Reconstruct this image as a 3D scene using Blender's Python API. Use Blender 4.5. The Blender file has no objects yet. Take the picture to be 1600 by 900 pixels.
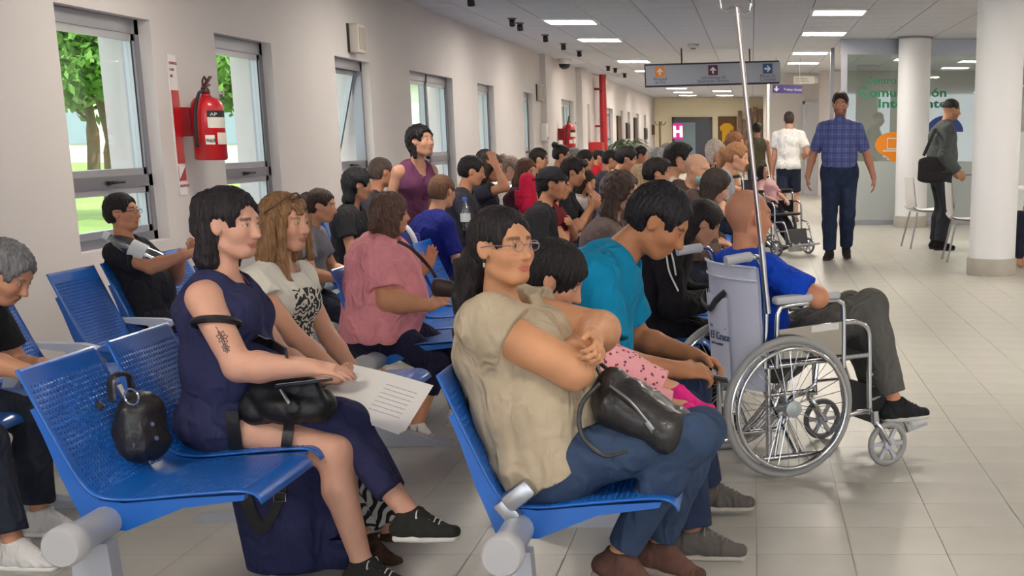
import bpy, bmesh, math, random
import numpy as np
from mathutils import Vector, Matrix
random.seed(7); np.random.seed(7)
S = bpy.context.scene
COL = S.collection
R = math.radians
# ------------------------------------------------------------------ camera
EYE = 1.33
FPX, PU, PV, HORIZ = 2100.0, 1175.0, 700.0, 212.0
TILT = math.atan((PV - HORIZ) / FPX)
cd = bpy.data.cameras.new('camera'); cam = bpy.data.objects.new('camera', cd); COL.objects.link(cam)
cam.location = (0, 0, EYE); cam.rotation_euler = (math.pi/2 - TILT, 0, 0)
cd.sensor_width = 36; cd.lens = FPX/1600*36; cd.shift_x = -(PU-800)/1600; cd.shift_y = (PV-450)/1600
cd.clip_start = .05; cd.clip_end = 500
S.camera = cam
# ------------------------------------------------------------------ sky and exposure
w = bpy.data.worlds.new('sky'); S.world = w; w.use_nodes = True
wn = w.node_tree.nodes; wl = w.node_tree.links
bg = wn['Background']; bg.inputs[0].default_value = (.86, .93, 1, 1); bg.inputs[1].default_value = 3.2
S.view_settings.view_transform = 'Standard'; S.view_settings.look = 'None'
S.view_settings.exposure = 0.0; S.view_settings.gamma = 1.0; S.view_settings.use_curve_mapping = False
LAMP = 44.0            # radiance of the ceiling panels

def ray(u, v):
    c, s = math.cos(TILT), math.sin(TILT)
    up = (PV - v)/FPX
    return np.array([(u-PU)/FPX, c + up*s, -s + up*c])
def at(u, v, Y):
    d = ray(u, v); return np.array([0, 0, EYE]) + d*(Y/d[1])
def flr(u, v, z=0.0):
    d = ray(u, v); return np.array([0, 0, EYE]) + d*((z-EYE)/d[2])

# ------------------------------------------------------------------ materials
MATS = {}
def lin(c):
    if isinstance(c, str):
        c = c.lstrip('#'); c = c if len(c) == 6 else ''.join(x+x for x in c); c = [int(c[i:i+2], 16)/255 for i in (0, 2, 4)]
    return tuple((x/12.92 if x <= .04045 else ((x+.055)/1.055)**2.4) for x in c[:3]) + (1,)
def mat(key, col=None, rough=.5, metal=0., bump=0., bscale=200., var=0., vscale=6., stretch=None, spec=None, attr=None, detail=3, coat=0):
    if key in MATS: return MATS[key]
    m = bpy.data.materials.new(key.replace(' ', '_')); MATS[key] = m; m.use_nodes = True
    N = m.node_tree.nodes; L = m.node_tree.links; b = N['Principled BSDF']
    b.inputs['Roughness'].default_value = rough; b.inputs['Metallic'].default_value = metal
    if spec is not None: b.inputs['Specular IOR Level'].default_value = spec
    if coat: b.inputs['Coat Weight'].default_value = coat
    c = lin(col) if col is not None else (1, 1, 1, 1)
    b.inputs['Base Color'].default_value = c
    tc = N.new('ShaderNodeTexCoord'); src = tc.outputs['Object']
    if stretch:
        mp = N.new('ShaderNodeMapping'); mp.inputs['Scale'].default_value = stretch
        L.new(src, mp.inputs[0]); src = mp.outputs[0]
    colsock = None
    if attr:
        a = N.new('ShaderNodeAttribute'); a.attribute_name = attr; colsock = a.outputs['Color']
    if var:
        n = N.new('ShaderNodeTexNoise'); n.inputs['Scale'].default_value = vscale; n.inputs['Detail'].default_value = 5
        L.new(src, n.inputs['Vector'])
        mr = N.new('ShaderNodeMapRange'); mr.inputs[1].default_value = .3; mr.inputs[2].default_value = .7
        mr.inputs[3].default_value = 1-var; mr.inputs[4].default_value = 1+var
        L.new(n.outputs[0], mr.inputs[0])
        mx = N.new('ShaderNodeMix'); mx.data_type = 'RGBA'; mx.blend_type = 'MULTIPLY'; mx.inputs[0].default_value = 1
        if colsock: L.new(colsock, mx.inputs[6])
        else: mx.inputs[6].default_value = c
        L.new(mr.outputs[0], mx.inputs[7]); colsock = mx.outputs[2]
    if colsock: L.new(colsock, b.inputs['Base Color'])
    if bump:
        n = N.new('ShaderNodeTexNoise'); n.inputs['Scale'].default_value = bscale; n.inputs['Detail'].default_value = detail
        L.new(src, n.inputs['Vector'])
        bp = N.new('ShaderNodeBump'); bp.inputs['Strength'].default_value = bump; bp.inputs['Distance'].default_value = .01
        L.new(n.outputs[0], bp.inputs['Height']); L.new(bp.outputs[0], b.inputs['Normal'])
    return m
def emis(key, col, strength):
    if key in MATS: return MATS[key]
    m = bpy.data.materials.new(key); MATS[key] = m; m.use_nodes = True
    b = m.node_tree.nodes['Principled BSDF']
    b.inputs['Base Color'].default_value = lin(col); b.inputs['Emission Color'].default_value = lin(col); b.inputs['Emission Strength'].default_value = strength
    return m
def glass(key, col='#f6f8f8', gloss=.06, tint=.97, rough=.02):
    if key in MATS: return MATS[key]
    m = bpy.data.materials.new(key); MATS[key] = m; m.use_nodes = True
    N = m.node_tree.nodes; L = m.node_tree.links; N.clear()
    o = N.new('ShaderNodeOutputMaterial'); t = N.new('ShaderNodeBsdfTransparent'); g = N.new('ShaderNodeBsdfGlossy'); mx = N.new('ShaderNodeMixShader')
    c = lin(col); t.inputs[0].default_value = tuple(x*tint for x in c[:3])+(1,); g.inputs['Roughness'].default_value = rough
    mx.inputs[0].default_value = gloss; L.new(t.outputs[0], mx.inputs[1]); L.new(g.outputs[0], mx.inputs[2]); L.new(mx.outputs[0], o.inputs[0])
    return m
def wrinkle(m, scale=12., strength=.45, dist=.05):
    if m.get('wr'): return m
    m['wr'] = 1; N = m.node_tree.nodes; L = m.node_tree.links; b = N['Principled BSDF']
    t = N.new('ShaderNodeTexCoord'); mp = N.new('ShaderNodeMapping'); mp.inputs['Scale'].default_value = (1, 1, .6); L.new(t.outputs['Object'], mp.inputs[0])
    n = N.new('ShaderNodeTexNoise'); n.inputs['Scale'].default_value = scale; n.inputs['Detail'].default_value = 3; n.inputs['Roughness'].default_value = .45; n.inputs['Distortion'].default_value = 1.6
    if hasattr(n, 'noise_type'): n.noise_type = 'RIDGED_MULTIFRACTAL'
    L.new(mp.outputs[0], n.inputs['Vector']); bp = N.new('ShaderNodeBump'); bp.inputs['Strength'].default_value = strength; bp.inputs['Distance'].default_value = dist
    L.new(n.outputs[0], bp.inputs['Height'])
    for l in list(b.inputs['Normal'].links): L.new(l.from_socket, bp.inputs['Normal'])
    L.new(bp.outputs[0], b.inputs['Normal']); return m
def cloth(col, bump=.25, var=.10): return wrinkle(mat('cloth'+col+str(bump), col, .88, bump=bump, bscale=350, var=var, vscale=9, spec=.2))
def hairm(col): return mat('hair'+col, col, .5, bump=.7, bscale=45, var=.45, vscale=30, stretch=(3.5, 3.5, .5), spec=.3)
def skinm(): return mat('skin', None, .52, bump=.12, bscale=300, var=.06, vscale=14, attr='Col', spec=.35)
def metal(col='#c9c9cc', r=.25): return mat('metal'+col+str(r), col, r, 1.0)
def plastic(col, r=.45, **k): return mat('plastic'+col+str(r), col, r, **k)

# ------------------------------------------------------------------ object helpers
def tag(o, label=None, cat=None, group=None, kind=None):
    if label: o['label'] = label
    if cat: o['category'] = cat
    if group: o['group'] = group
    if kind: o['kind'] = kind
    return o
def empty(name, loc=(0, 0, 0), rz=0., sc=1., label=None, cat=None, group=None, kind=None):
    o = bpy.data.objects.new(name, None); COL.objects.link(o); o.empty_display_size = .1
    o.location = tuple(float(x) for x in loc); o.rotation_euler = (0, 0, rz); o.scale = (sc, sc, sc)
    return tag(o, label, cat, group, kind)
def link(name, me, m=None, parent=None, **k):
    o = bpy.data.objects.new(name, me); COL.objects.link(o)
    if m is not None and not me.materials: me.materials.append(m)
    if parent: o.parent = parent
    return tag(o, **k) if k else o
def copy_tree(o, parent=None):
    c = o.copy(); COL.objects.link(c)
    if parent: c.parent = parent
    for ch in list(o.children): copy_tree(ch, c)
    return c
class MB:
    """collects shapes into one mesh"""
    def __init__(s): s.v = []; s.f = []; s.sm = []
    def add(s, vs, fs, smooth=False):
        o = len(s.v); s.v += [tuple(map(float, p)) for p in vs]; s.f += [[i+o for i in f] for f in fs]; s.sm += [smooth]*len(fs)
        return s
    def box(s, c, d, rot=None, bev=0):
        x, y, z = (q/2 for q in d)
        if bev:
            b = min(bev, x*.98, y*.98, z*.98)
            bm = bmesh.new(); bmesh.ops.create_cube(bm, size=1)
            for v in bm.verts: v.co = Vector((v.co.x*d[0], v.co.y*d[1], v.co.z*d[2]))
            bmesh.ops.bevel(bm, geom=bm.edges[:], offset=b, segments=2, affect='EDGES', profile=.5)
            bm.verts.index_update()
            vs = [v.co.copy() for v in bm.verts]; fs = [[v.index for v in f.verts] for f in bm.faces]; bm.free()
        else:
            vs = [Vector((i*x, j*y, k*z)) for i in (-1, 1) for j in (-1, 1) for k in (-1, 1)]
            fs = [(0, 1, 3, 2), (4, 6, 7, 5), (0, 4, 5, 1), (2, 3, 7, 6), (0, 2, 6, 4), (1, 5, 7, 3)]
        if rot is not None: vs = [rot @ v for v in vs]
        return s.add([v + Vector([float(q) for q in c]) for v in vs], fs, bool(bev))
    def bx(s, x0, x1, y0, y1, z0, z1, bev=0): return s.box(((x0+x1)/2, (y0+y1)/2, (z0+z1)/2), (abs(x1-x0), abs(y1-y0), abs(z1-z0)), bev=bev)
    def tube(s, pts, r, n=10, closed=False, caps=True, flat=None):
        P = [Vector([float(q) for q in p]) for p in pts]; m = len(P)
        rs = r if isinstance(r, (list, tuple)) else [r]*m
        vs = []; fs = []; nprev = None
        for i in range(m):
            if closed: t = (P[(i+1) % m]-P[i-1]).normalized()
            else: t = (P[min(i+1, m-1)]-P[max(i-1, 0)]).normalized()
            if nprev is None:
                a = Vector((0, 0, 1)) if abs(t.z) < .9 else Vector((1, 0, 0)); nn = (a - t*a.dot(t)).normalized()
            else:
                nn = nprev - t*nprev.dot(t); nn = nn.normalized() if nn.length > 1e-6 else nprev
            nprev = nn; bb = t.cross(nn)
            for k in range(n):
                a = 2*math.pi*k/n; q = nn*math.cos(a)*(flat or 1) + bb*math.sin(a)
                vs.append(P[i]+q*rs[i])
        for i in range(m if closed else m-1):
            for k in range(n):
                j = (i+1) % m
                fs.append((i*n+k, i*n+(k+1) % n, j*n+(k+1) % n, j*n+k))
        if not closed and caps: fs.append(tuple(range(n-1, -1, -1))); fs.append(tuple((m-1)*n+k for k in range(n)))
        return s.add(vs, fs, True)
    def lathe(s, prof, n=24, c=(0, 0, 0), axis='z'):
        vs = []; fs = []
        for r_, h in prof:
            for k in range(n):
                a = 2*math.pi*k/n; p = (r_*math.cos(a), r_*math.sin(a), h)
                if axis == 'y': p = (p[0], p[2], p[1])
                if axis == 'x': p = (p[2], p[0], p[1])
                vs.append((p[0]+c[0], p[1]+c[1], p[2]+c[2]))
        for i in range(len(prof)-1):
            for k in range(n): fs.append((i*n+k, i*n+(k+1) % n, (i+1)*n+(k+1) % n, (i+1)*n+k))
        fs.append(tuple(range(n))); fs.append(tuple((len(prof)-1)*n+k for k in range(n)))
        return s.add(vs, fs, True)
    def prism(s, poly, fn0, fn1):
        n = len(poly); vs = [fn0(*p) for p in poly]+[fn1(*p) for p in poly]
        fs = [tuple(range(n)), tuple(range(2*n-1, n-1, -1))]+[(i, n+i, n+(i+1) % n, (i+1) % n) for i in range(n)]
        return s.add(vs, fs)
    def mesh(s, name='mesh'):
        me = bpy.data.meshes.new(name); me.from_pydata(s.v, [], s.f)
        bm = bmesh.new(); bm.from_mesh(me); bmesh.ops.recalc_face_normals(bm, faces=bm.faces[:]); bm.to_mesh(me); bm.free()
        if any(s.sm):
            me.polygons.foreach_set('use_smooth', s.sm)
            try: me.set_sharp_from_angle(angle=R(40))
            except Exception: pass
        return me
    def build(s, name, m, parent=None, **k): return link(name, s.mesh(name), m, parent, **k)
def arc(c, r, a0, a1, n, ax=(0, 2), other=0.):
    out = []
    for i in range(n+1):
        a = R(a0+(a1-a0)*i/n); p = [other]*3; p[3-ax[0]-ax[1]] = c[3-ax[0]-ax[1]]
        p[ax[0]] = c[ax[0]]+r*math.cos(a); p[ax[1]] = c[ax[1]]+r*math.sin(a); out.append(p)
    return out
def smooth_path(pts, n=6):
    P = [np.array(p, float) for p in pts]; P = [2*P[0]-P[1]]+P+[2*P[-1]-P[-2]]; out = []
    for i in range(1, len(P)-2):
        for k in range(n):
            t = k/n; a, b, c, d = P[i-1:i+3]
            out.append(.5*((2*b)+(-a+c)*t+(2*a-5*b+4*c-d)*t*t+(-a+3*b-3*c+d)*t**3))
    out.append(P[-2]); return out
def text_mesh(txt, size, m, parent, loc, rot, name='lettering', align='LEFT', ext=.0015, bold=0., sx=1.):
    cu = bpy.data.curves.new(name, 'FONT'); cu.body = txt; cu.size = size; cu.extrude = ext; cu.align_x = align; cu.offset = bold; cu.resolution_u = 2
    o = bpy.data.objects.new(name, cu); COL.objects.link(o)
    me = bpy.data.meshes.new_from_object(o); bpy.data.objects.remove(o); bpy.data.curves.remove(cu)
    q = link(name, me, m, parent); q.location = loc; q.rotation_euler = rot; q.scale = (sx, 1, 1)
    if len(txt) > 1: q['kind'] = 'stuff'
    return q

# ------------------------------------------------------------------ implicit surfaces for bodies, clothes, hair, soft bags
def V(*a): return np.array(a if len(a) > 1 else a[0], float)
def nrm(v): v = np.asarray(v, float); return v/max(np.linalg.norm(v), 1e-9)
class Prim: pass
def prim(a, b=None, ra=.05, rb=None, side=None, k=.02, planes=(), sub=False, M=None):
    p = Prim(); a = V(a); b = a if b is None else V(b); p.a = a.astype(np.float32); p.k = k; p.sub = sub
    p.planes = [(V(q).astype(np.float32), nrm(n).astype(np.float32)) for q, n in planes]
    L = float(np.linalg.norm(b-a)); p.L = L; rb = ra if rb is None else rb
    p.iso = np.isscalar(ra) and np.isscalar(rb)
    p.c = (a+b)/2
    if p.iso:
        p.u = nrm(b-a).astype(np.float32); p.ra = float(ra); p.rb = float(rb); p.R = L/2+max(ra, rb)
    else:
        e = lambda r: np.array([r]*3 if np.isscalar(r) else ([min(r), r[0], r[1]] if len(r) == 2 else [r[2], r[0], r[1]]), np.float32)
        p.ra = e(ra); p.rb = e(rb); p.R = L/2+float(max(p.ra.max(), p.rb.max()))
        if M is None:
            u = nrm(b-a) if L > 1e-6 else V(0, 0, 1); sd = V(0, 1, 0) if side is None else V(side)
            v = nrm(sd-u*np.dot(sd, u)); M = np.array([u, v, np.cross(u, v)])
        p.M = np.asarray(M, np.float32)
    return p
def ell(c, r, M=None, k=.02, sub=False, planes=()):
    """ellipsoid, radii r along the rows of M"""
    M = np.eye(3) if M is None else M
    return prim(c, None, (r[1], r[2], r[0]), None, None, k, planes, sub, M)
def ev(p, P):
    q = P-p.a
    if p.iso:
        if p.L > 1e-6:
            t = np.clip(q@p.u/p.L, 0, 1); q = q-(t*p.L)[..., None]*p.u
            d = np.sqrt((q*q).sum(-1))-(p.ra+(p.rb-p.ra)*t)
        else: d = np.sqrt((q*q).sum(-1))-p.ra
    else:
        l = q@p.M.T
        if p.L > 1e-6:
            t = np.clip(l[..., 0]/p.L, 0, 1); l[..., 0] -= t*p.L; r = p.ra+(p.rb-p.ra)*t[..., None]
        else: r = p.ra
        s = l/r; k0 = np.sqrt((s*s).sum(-1)); s = s/r; k1 = np.sqrt((s*s).sum(-1))
        d = np.where(k1 < 1e-3, -float(p.ra.min()), k0*(k0-1)/(k1+1e-6))
    for pt, n in p.planes: d = np.maximum(d, (P-pt)@n)
    return d.astype(np.float32)
def comb(D, d, p):
    k = max(p.k, 1e-4)
    if p.sub: D = -D
    h = np.maximum(k-np.abs(D-d), 0)/k
    r = np.minimum(D, d)-h*h*k*.25
    return -r if p.sub else r
CO = np.array([(i, j, k) for i in (0, 1) for j in (0, 1) for k in (0, 1)])
ED = [(a, b) for a in range(8) for b in range(a+1, 8) if np.abs(CO[a]-CO[b]).sum() == 1]
def sdf_mesh(prims, res, noise=None):
    B = 8
    add = [p for p in prims if not p.sub]
    lo = np.min([p.c-p.R for p in add], 0)-2*res; hi = np.max([p.c+p.R for p in add], 0)+2*res
    bs = B*res; nb = np.ceil((hi-lo)/bs).astype(int)
    bi = np.stack(np.meshgrid(*[np.arange(n) for n in nb], indexing='ij'), -1).reshape(-1, 3)
    ctr = (lo+(bi+.5)*bs).astype(np.float32); half = bs*.87
    D = np.full(len(ctr), 1e3, np.float32)
    for p in prims:
        m = np.nonzero(((ctr-p.c)**2).sum(1) < (p.R+half+.08)**2)[0]
        if len(m): D[m] = comb(D[m], ev(p, ctr[m]), p)
    act = np.abs(D) < half*1.1+.012
    bi = bi[act]; ctr = ctr[act]
    if not len(bi): return np.zeros((0, 3)), np.zeros((0, 4), int)
    off = np.stack(np.meshgrid(*[np.arange(B+1)]*3, indexing='ij'), -1).reshape(-1, 3)
    P = (lo+((bi*B)[:, None, :]+off[None])*res).astype(np.float32)
    D = np.full(P.shape[:2], 1e3, np.float32)
    for p in prims:
        m = np.nonzero(((ctr-p.c)**2).sum(1) < (p.R+half+p.k+.02)**2)[0]
        if not len(m): continue
        m = m[ev(p, ctr[m]) < half*1.12+p.k+.01]
        if len(m): D[m] = comb(D[m], ev(p, P[m]), p)
    if noise is not None:
        m = np.abs(D) < 2*res+.015; D[m] += noise(P[m]).astype(np.float32)
    n1 = B+1; D = D.reshape(-1, n1, n1, n1); ins = D < 0
    cs = [ins[:, i:i+B, j:j+B, k:k+B] for i, j, k in CO]
    cnt = sum(c.astype(np.int8) for c in cs); mix = (cnt > 0) & (cnt < 8)
    b, x, y, z = np.nonzero(mix); cell = np.stack([x, y, z], 1)
    dv = np.stack([D[b, x+i, y+j, z+k] for i, j, k in CO], 1); sv = dv < 0
    acc = np.zeros((len(b), 3)); num = np.zeros(len(b))
    for i, j in ED:
        m = sv[:, i] != sv[:, j]; t = dv[m, i]/(dv[m, i]-dv[m, j])
        acc[m] += CO[i]+(CO[j]-CO[i])*t[:, None]; num[m] += 1
    gi = bi[b]*B+cell; verts = lo+(gi+acc/num[:, None])*res
    dims = nb*B+2; key = (gi[:, 0]*dims[1]+gi[:, 1])*dims[2]+gi[:, 2]
    order = np.argsort(key); sk = key[order]
    def look(g):
        k = (g[:, 0]*dims[1]+g[:, 1])*dims[2]+g[:, 2]; i = np.clip(np.searchsorted(sk, k), 0, len(sk)-1)
        return np.where(sk[i] == k, order[i], -1)
    quads = []
    for ax in range(3):
        cb = [4, 2, 1][ax]; m = np.nonzero(sv[:, 0] != sv[:, cb])[0]
        e1, e2 = np.eye(3, dtype=int)[(ax+1) % 3], np.eye(3, dtype=int)[(ax+2) % 3]
        g = gi[m]; q = np.stack([m, look(g-e1), look(g-e1-e2), look(g-e2)], 1)
        fl = ~sv[m, 0]; q[fl] = q[fl][:, ::-1]; quads.append(q[(q >= 0).all(1)])
    return verts, np.concatenate(quads)
def np_mesh(name, v, q, col=None):
    me = bpy.data.meshes.new(name); me.vertices.add(len(v)); me.vertices.foreach_set('co', np.asarray(v, np.float32).ravel())
    me.loops.add(len(q)*4); me.loops.foreach_set('vertex_index', q.astype(np.int32).ravel())
    me.polygons.add(len(q)); me.polygons.foreach_set('loop_start', np.arange(0, len(q)*4, 4, dtype=np.int32))
    me.polygons.foreach_set('use_smooth', np.ones(len(q), bool))
    me.update(calc_edges=True)
    if col is not None:
        a = me.color_attributes.new('Col', 'FLOAT_COLOR', 'POINT')
        a.data.foreach_set('color', np.concatenate([col, np.ones((len(v), 1))], 1).astype(np.float32).ravel())
    return me
def folds(amp, seed=0, f=45., aniso=(1, 1, .55)):
    rs = np.random.RandomState(seed); W = [(nrm(rs.normal(size=3))*np.array(aniso)*f*rs.uniform(.5, 1.6), rs.uniform(0, 6.28)) for _ in range(5)]
    A = rs.normal(size=(3, 3))*7
    def fn(P):
        w = np.sin(P@A.astype(np.float32))*.6; Q = P+w.astype(np.float32)*.03
        o = 0
        for d, ph in W: o = o+(1-np.abs(np.sin(Q@d.astype(np.float32)*.5+ph))*2)
        return amp*np.clip(o*.4, -.8, .8)
    return fn
def soft(name, prims, res, m, parent=None, noise=None, col=None, **k):
    v, q = sdf_mesh(prims, res, noise); return link(name, np_mesh(name, v, q, col), m, parent, **k)
# ------------------------------------------------------------------ sun (lights the lawn outside)
sd_ = bpy.data.lights.new('sun', 'SUN'); sun = bpy.data.objects.new('sun', sd_); COL.objects.link(sun)
sd_.energy = 7.5; sd_.angle = .02; sd_.color = (1, .95, .86); sun.rotation_euler = (R(20), R(38), 0)
CEIL, WX, TH, ENDY = 2.73, -3.72, .33, 52.7
M_wall = mat('wall_paint', '#d3cccb', .72, bump=.05, bscale=60, var=.025, vscale=1.2)
M_ceil = mat('ceiling_tile', '#cfd0d8', .9, bump=.25, bscale=140, var=.04, vscale=2)
M_gap = plastic('#8f8f95', .9); M_alu = mat('aluminium', '#9b9ba2', .38, .75); M_alu2 = mat('aluminium_light', '#b8b9bf', .4, .6)
M_floor = mat('floor_tile', '#b4b0a8', .33, var=.06, vscale=3.5, bump=.03, bscale=400, spec=.5)
M_grout = plastic('#a8a49c', .8); M_white = plastic('#e6e4e2', .5); M_black = plastic('#1b1b1d', .5); M_red = plastic('#c01822', .32, coat=.3)
# ------------------------------------------------------------------ floor
T = .311; Y0T = 4.811
fl = MB().bx(WX-.1, 9.2, -6, ENDY+.3, -.2, -.004).build('floor', M_grout, kind='structure')
tm = MB().box((0, 0, -.003), (T-.0025, T-.0025, .006)).mesh('floor_tile'); tm.materials.append(M_floor)
n = 0; done = set()
for j in range(-2, 30):
    for i in range(-13, 12):
        x = .015+T*(i+.5); y = Y0T+T*(j+.5); d = y
        u = PU+2160*x/y; v = HORIZ+2160*1.33/y
        if not (x > -1.1 and -20 < u < 1620 and v < 925) or n >= 300 or (x < .0 and j > 6) or x > .15*y+1.2: continue
        o = bpy.data.objects.new('floor_tile', tm); COL.objects.link(o); o.parent = fl; o.location = (x, y, 0); done.add((i, j)); n += 1
mb = MB()
for j in range(-35, 154):
    for i in range(-12, 30):
        if (i, j) in done: continue
        x = .015+T*(i+.5); y = Y0T+T*(j+.5); h = T/2-.00175
        if x-h < WX: continue
        mb.v += [(x-h, y-h, 0), (x+h, y-h, 0), (x+h, y+h, 0), (x-h, y+h, 0)]; k = len(mb.v); mb.f.append([k-4, k-3, k-2, k-1]); mb.sm.append(False)
mb.build('floor_tile', M_floor, fl, kind='stuff')
# ------------------------------------------------------------------ ceiling, tiles, panels
CT = .655
ce = MB().bx(WX-.1, 9.2, -6, ENDY+.3, CEIL+.018, CEIL+.3).build('ceiling', M_gap, kind='structure')
cm = MB().box((0, 0, .009), (CT-.011, CT-.011, .018)).mesh('ceiling_tile'); cm.materials.append(M_ceil)
gx = lambda i: -2.27+CT*i; gy = lambda j: 14.35+CT*j
LX = [0, 2, 4, 5, 8, 10, 13, 15]; litj = {8: [13, 18], 13: [13, 18], 2: [31, 35, 46, 53], 4: [31, 35], 0: [-28, -19, -10, -3, 5, 10, 19, 25, 34, 42, 48, 53], 5: [-28, -19, -10, -4, 3, 8, 15, 20, 29, 37, 44, 52], 10: [-28, -19, -10, -3, 5, 12, 19, 27, 35], 15: [-28, -19, -10, -3, 5, 12, 19, 27, 35]}  # far corridor rows are added to brighten the dark end wall
lit = {(i, j) for i in LX for j in litj[i]}
n = 0; mb = MB()
for j in range(-31, 59):
    for i in range(-2, 18):
        if (i, j) in lit: continue
        if j >= -1 and i <= 7 and n < 300: o = bpy.data.objects.new('ceiling_tile', cm); COL.objects.link(o); o.parent = ce; o.location = (gx(i), gy(j), CEIL); n += 1
        else:
            if j >= 28 and i > 6 : pass
            h = CT/2-.0055; x, y = gx(i), gy(j); mb.v += [(x-h, y-h, CEIL), (x-h, y+h, CEIL), (x+h, y+h, CEIL), (x+h, y-h, CEIL)]; k = len(mb.v); mb.f.append([k-4, k-3, k-2, k-1]); mb.sm.append(False)
mb.build('ceiling_tile', M_ceil, ce, kind='stuff')
M_lamp = emis('panel_light', '#fff6e6', LAMP)
fr = MB()
for sx in (-1, 1): fr.box((sx*(CT/2-.02), 0, .0), (.03, CT-.012, .03)); fr.box((0, sx*(CT/2-.02), 0), (CT-.07, .03, .03))
frm = fr.mesh('frame'); frm.materials.append(M_white)
dm = MB().box((0, 0, .004), (CT-.07, CT-.07, .012)).mesh('diffuser'); dm.materials.append(M_lamp)
ORD = ['first', 'second', 'third', 'fourth', 'fifth', 'sixth', 'seventh', 'eighth', 'ninth', 'tenth', 'eleventh', 'twelfth']
ROWN = {0: 'along the windows', 2: 'added to brighten the far corridor, left', 4: 'added to brighten the far corridor, right', 5: 'above the open aisle', 8: 'added for light just behind the glass partition', 10: 'over the glass partition', 13: 'added for light deep behind the glass partition', 15: 'nearest the right wall'}  # rows just and deep behind the partition are added to brighten that dim room
for (i, j) in sorted(lit):
    if (i == 10 or i == 15) and gy(j) > 36: continue
    o = empty('ceiling_light', (gx(i), gy(j), CEIL-.004), label='%s lit ceiling panel from the front in the row %s' % (ORD[sorted(litj[i]).index(j)], ROWN[i]), cat='ceiling light', group='square ceiling light panels')
    link('frame', frm, None, o); link('diffuser', dm, None, o)
# ------------------------------------------------------------------ left wall with its windows
ww = lambda u: -WX*2169/(PU-u)
WIN = [(100, 245, 1), (343, 430, 1), (527, 580, 2), (642, 708, 3), (747, 772, 1), (818, 832, 1), (877, 896, 3), (917, 921, 1), (936, 941, 1), (947, 957, 3), (969, 973, 1), (980, 984, 1), (994, 998, 1), (1006, 1009, 1)]
WIN = [(ww(a), ww(b), k) for a, b, k in WIN]
ZS, ZT, ZM = .69, 2.025, 1.06
mb = MB(); ys = -6.
for a, b, k in WIN:
    mb.bx(WX-TH, WX, ys, a, 0, CEIL+.02); mb.bx(WX-TH, WX, a, b, 0, ZS); mb.bx(WX-TH, WX, a, b, ZT, CEIL+.02); ys = b
mb.bx(WX-TH, WX, ys, ENDY+.2, 0, CEIL+.02)
wl_ = mb.build('wall_left', M_wall, kind='structure')
for a, b, z in ((24.45, 25.2, .1), (29.4, 30.2, .12)): MB().bx(WX, WX+z, a, b, 0, CEIL).build('pilaster', M_wall, wl_)
M_glass = glass('window_glass')
for n, (a, b, k) in enumerate(WIN):
    w_ = empty('window_%d' % (n+1), (WX-.12, (a+b)/2, ZS), kind='structure'); W = b-a; H = ZT-ZS; t = .055; zm = ZM-ZS
    f = MB()
    f.box((0, -W/2+t/2, H/2), (.09, t, H)); f.box((0, W/2-t/2, H/2), (.09, t, H)); f.box((0, 0, t/2), (.09, W, t)); f.box((0, 0, H-t*.8), (.09, W, t*1.6)); f.box((0, 0, zm), (.09, W, .07))
    if k == 3: f.box((0, 0, H/2), (.09, .07, H))
    f.build('window_frame', M_alu, w_)
    spans = [(-W/2+t, W/2-t)] if k != 3 else [(-W/2+t, -.035), (.035, W/2-t)]
    for p, q in spans:
        for z0, z1 in ((t, zm-.035), (zm+.035, H-t*1.6)):
            op = (k == 2 and z0 > t)
            s_ = MB(); e = .04; up = z1-z0; wd = q-p
            s_.box((0, -wd/2+e/2, -up/2), (.05, e, up)); s_.box((0, wd/2-e/2, -up/2), (.05, e, up)); s_.box((0, 0, -e/2), (.05, wd, e)); s_.box((0, 0, -up+e/2), (.05, wd, e))
            so = s_.build('sash', M_alu2, w_); so.location = (.01 if not op else -.03, (p+q)/2, z1)
            if op: so.rotation_euler = (0, R(14), 0)
            MB().box((0, 0, -up/2), (.006, wd-2*e, up-2*e)).build('pane', M_glass, so)
            MB().box((.028, wd/2-e-.006, -up/2), (.006, .012, up-2*e)).build('gasket', M_black, so)
    if k != 3:
        h_ = MB(); h_.box((.06, 0, zm), (.03, .10, .02), bev=.004); h_.box((.085, .03, zm), (.02, .14, .014), bev=.004); h_.build('window_handle', M_black, w_)
# ------------------------------------------------------------------ end wall, far side walls
M_cream = mat('cream_paint', '#fcf3d4', .8, var=.03, vscale=1)
we = MB().bx(WX, 1.2, ENDY, ENDY+.2, 0, CEIL+.02).build('wall_end', M_cream, kind='structure')
CY = 32.0
wf = MB(); wf.bx(.42, 1.66, CY, CY+.15, 0, CEIL+.02); wf.bx(.42, .57, CY+.15, ENDY, 0, CEIL+.02)
wf.build('wall_far', M_wall, kind='structure')
MB().bx(9.0, 9.2, -6, ENDY, 0, CEIL+.02).build('wall_right', M_wall, kind='structure')
MB().bx(1.5, 9.0, 31.0, 31.2, 0, CEIL+.02).build('wall_back', M_wall, kind='structure')
for nm, y, dx0, dx1 in (('baseboard_left', 0, 0, 0),): MB().bx(WX, WX+.015, -6, ENDY, 0, .08).build(nm, plastic('#a7a3a0', .5), kind='structure')
d = empty('door_1', (1.45, CY-.02, 0), kind='structure')
MB().bx(-.22, .22, -.02, .02, 0, 2.03).build('door_leaf', plastic('#cfd0d6', .4), d)
f = MB(); f.bx(-.28, -.22, -.03, .04, 0, 2.09); f.bx(.22, .28, -.03, .04, 0, 2.09); f.bx(-.28, .28, -.03, .04, 2.03, 2.09); f.build('door_frame', M_alu2, d)
MB().box((-.16, -.04, 1.0), (.10, .03, .02), bev=.005).build('door_handle', M_alu, d)
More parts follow.
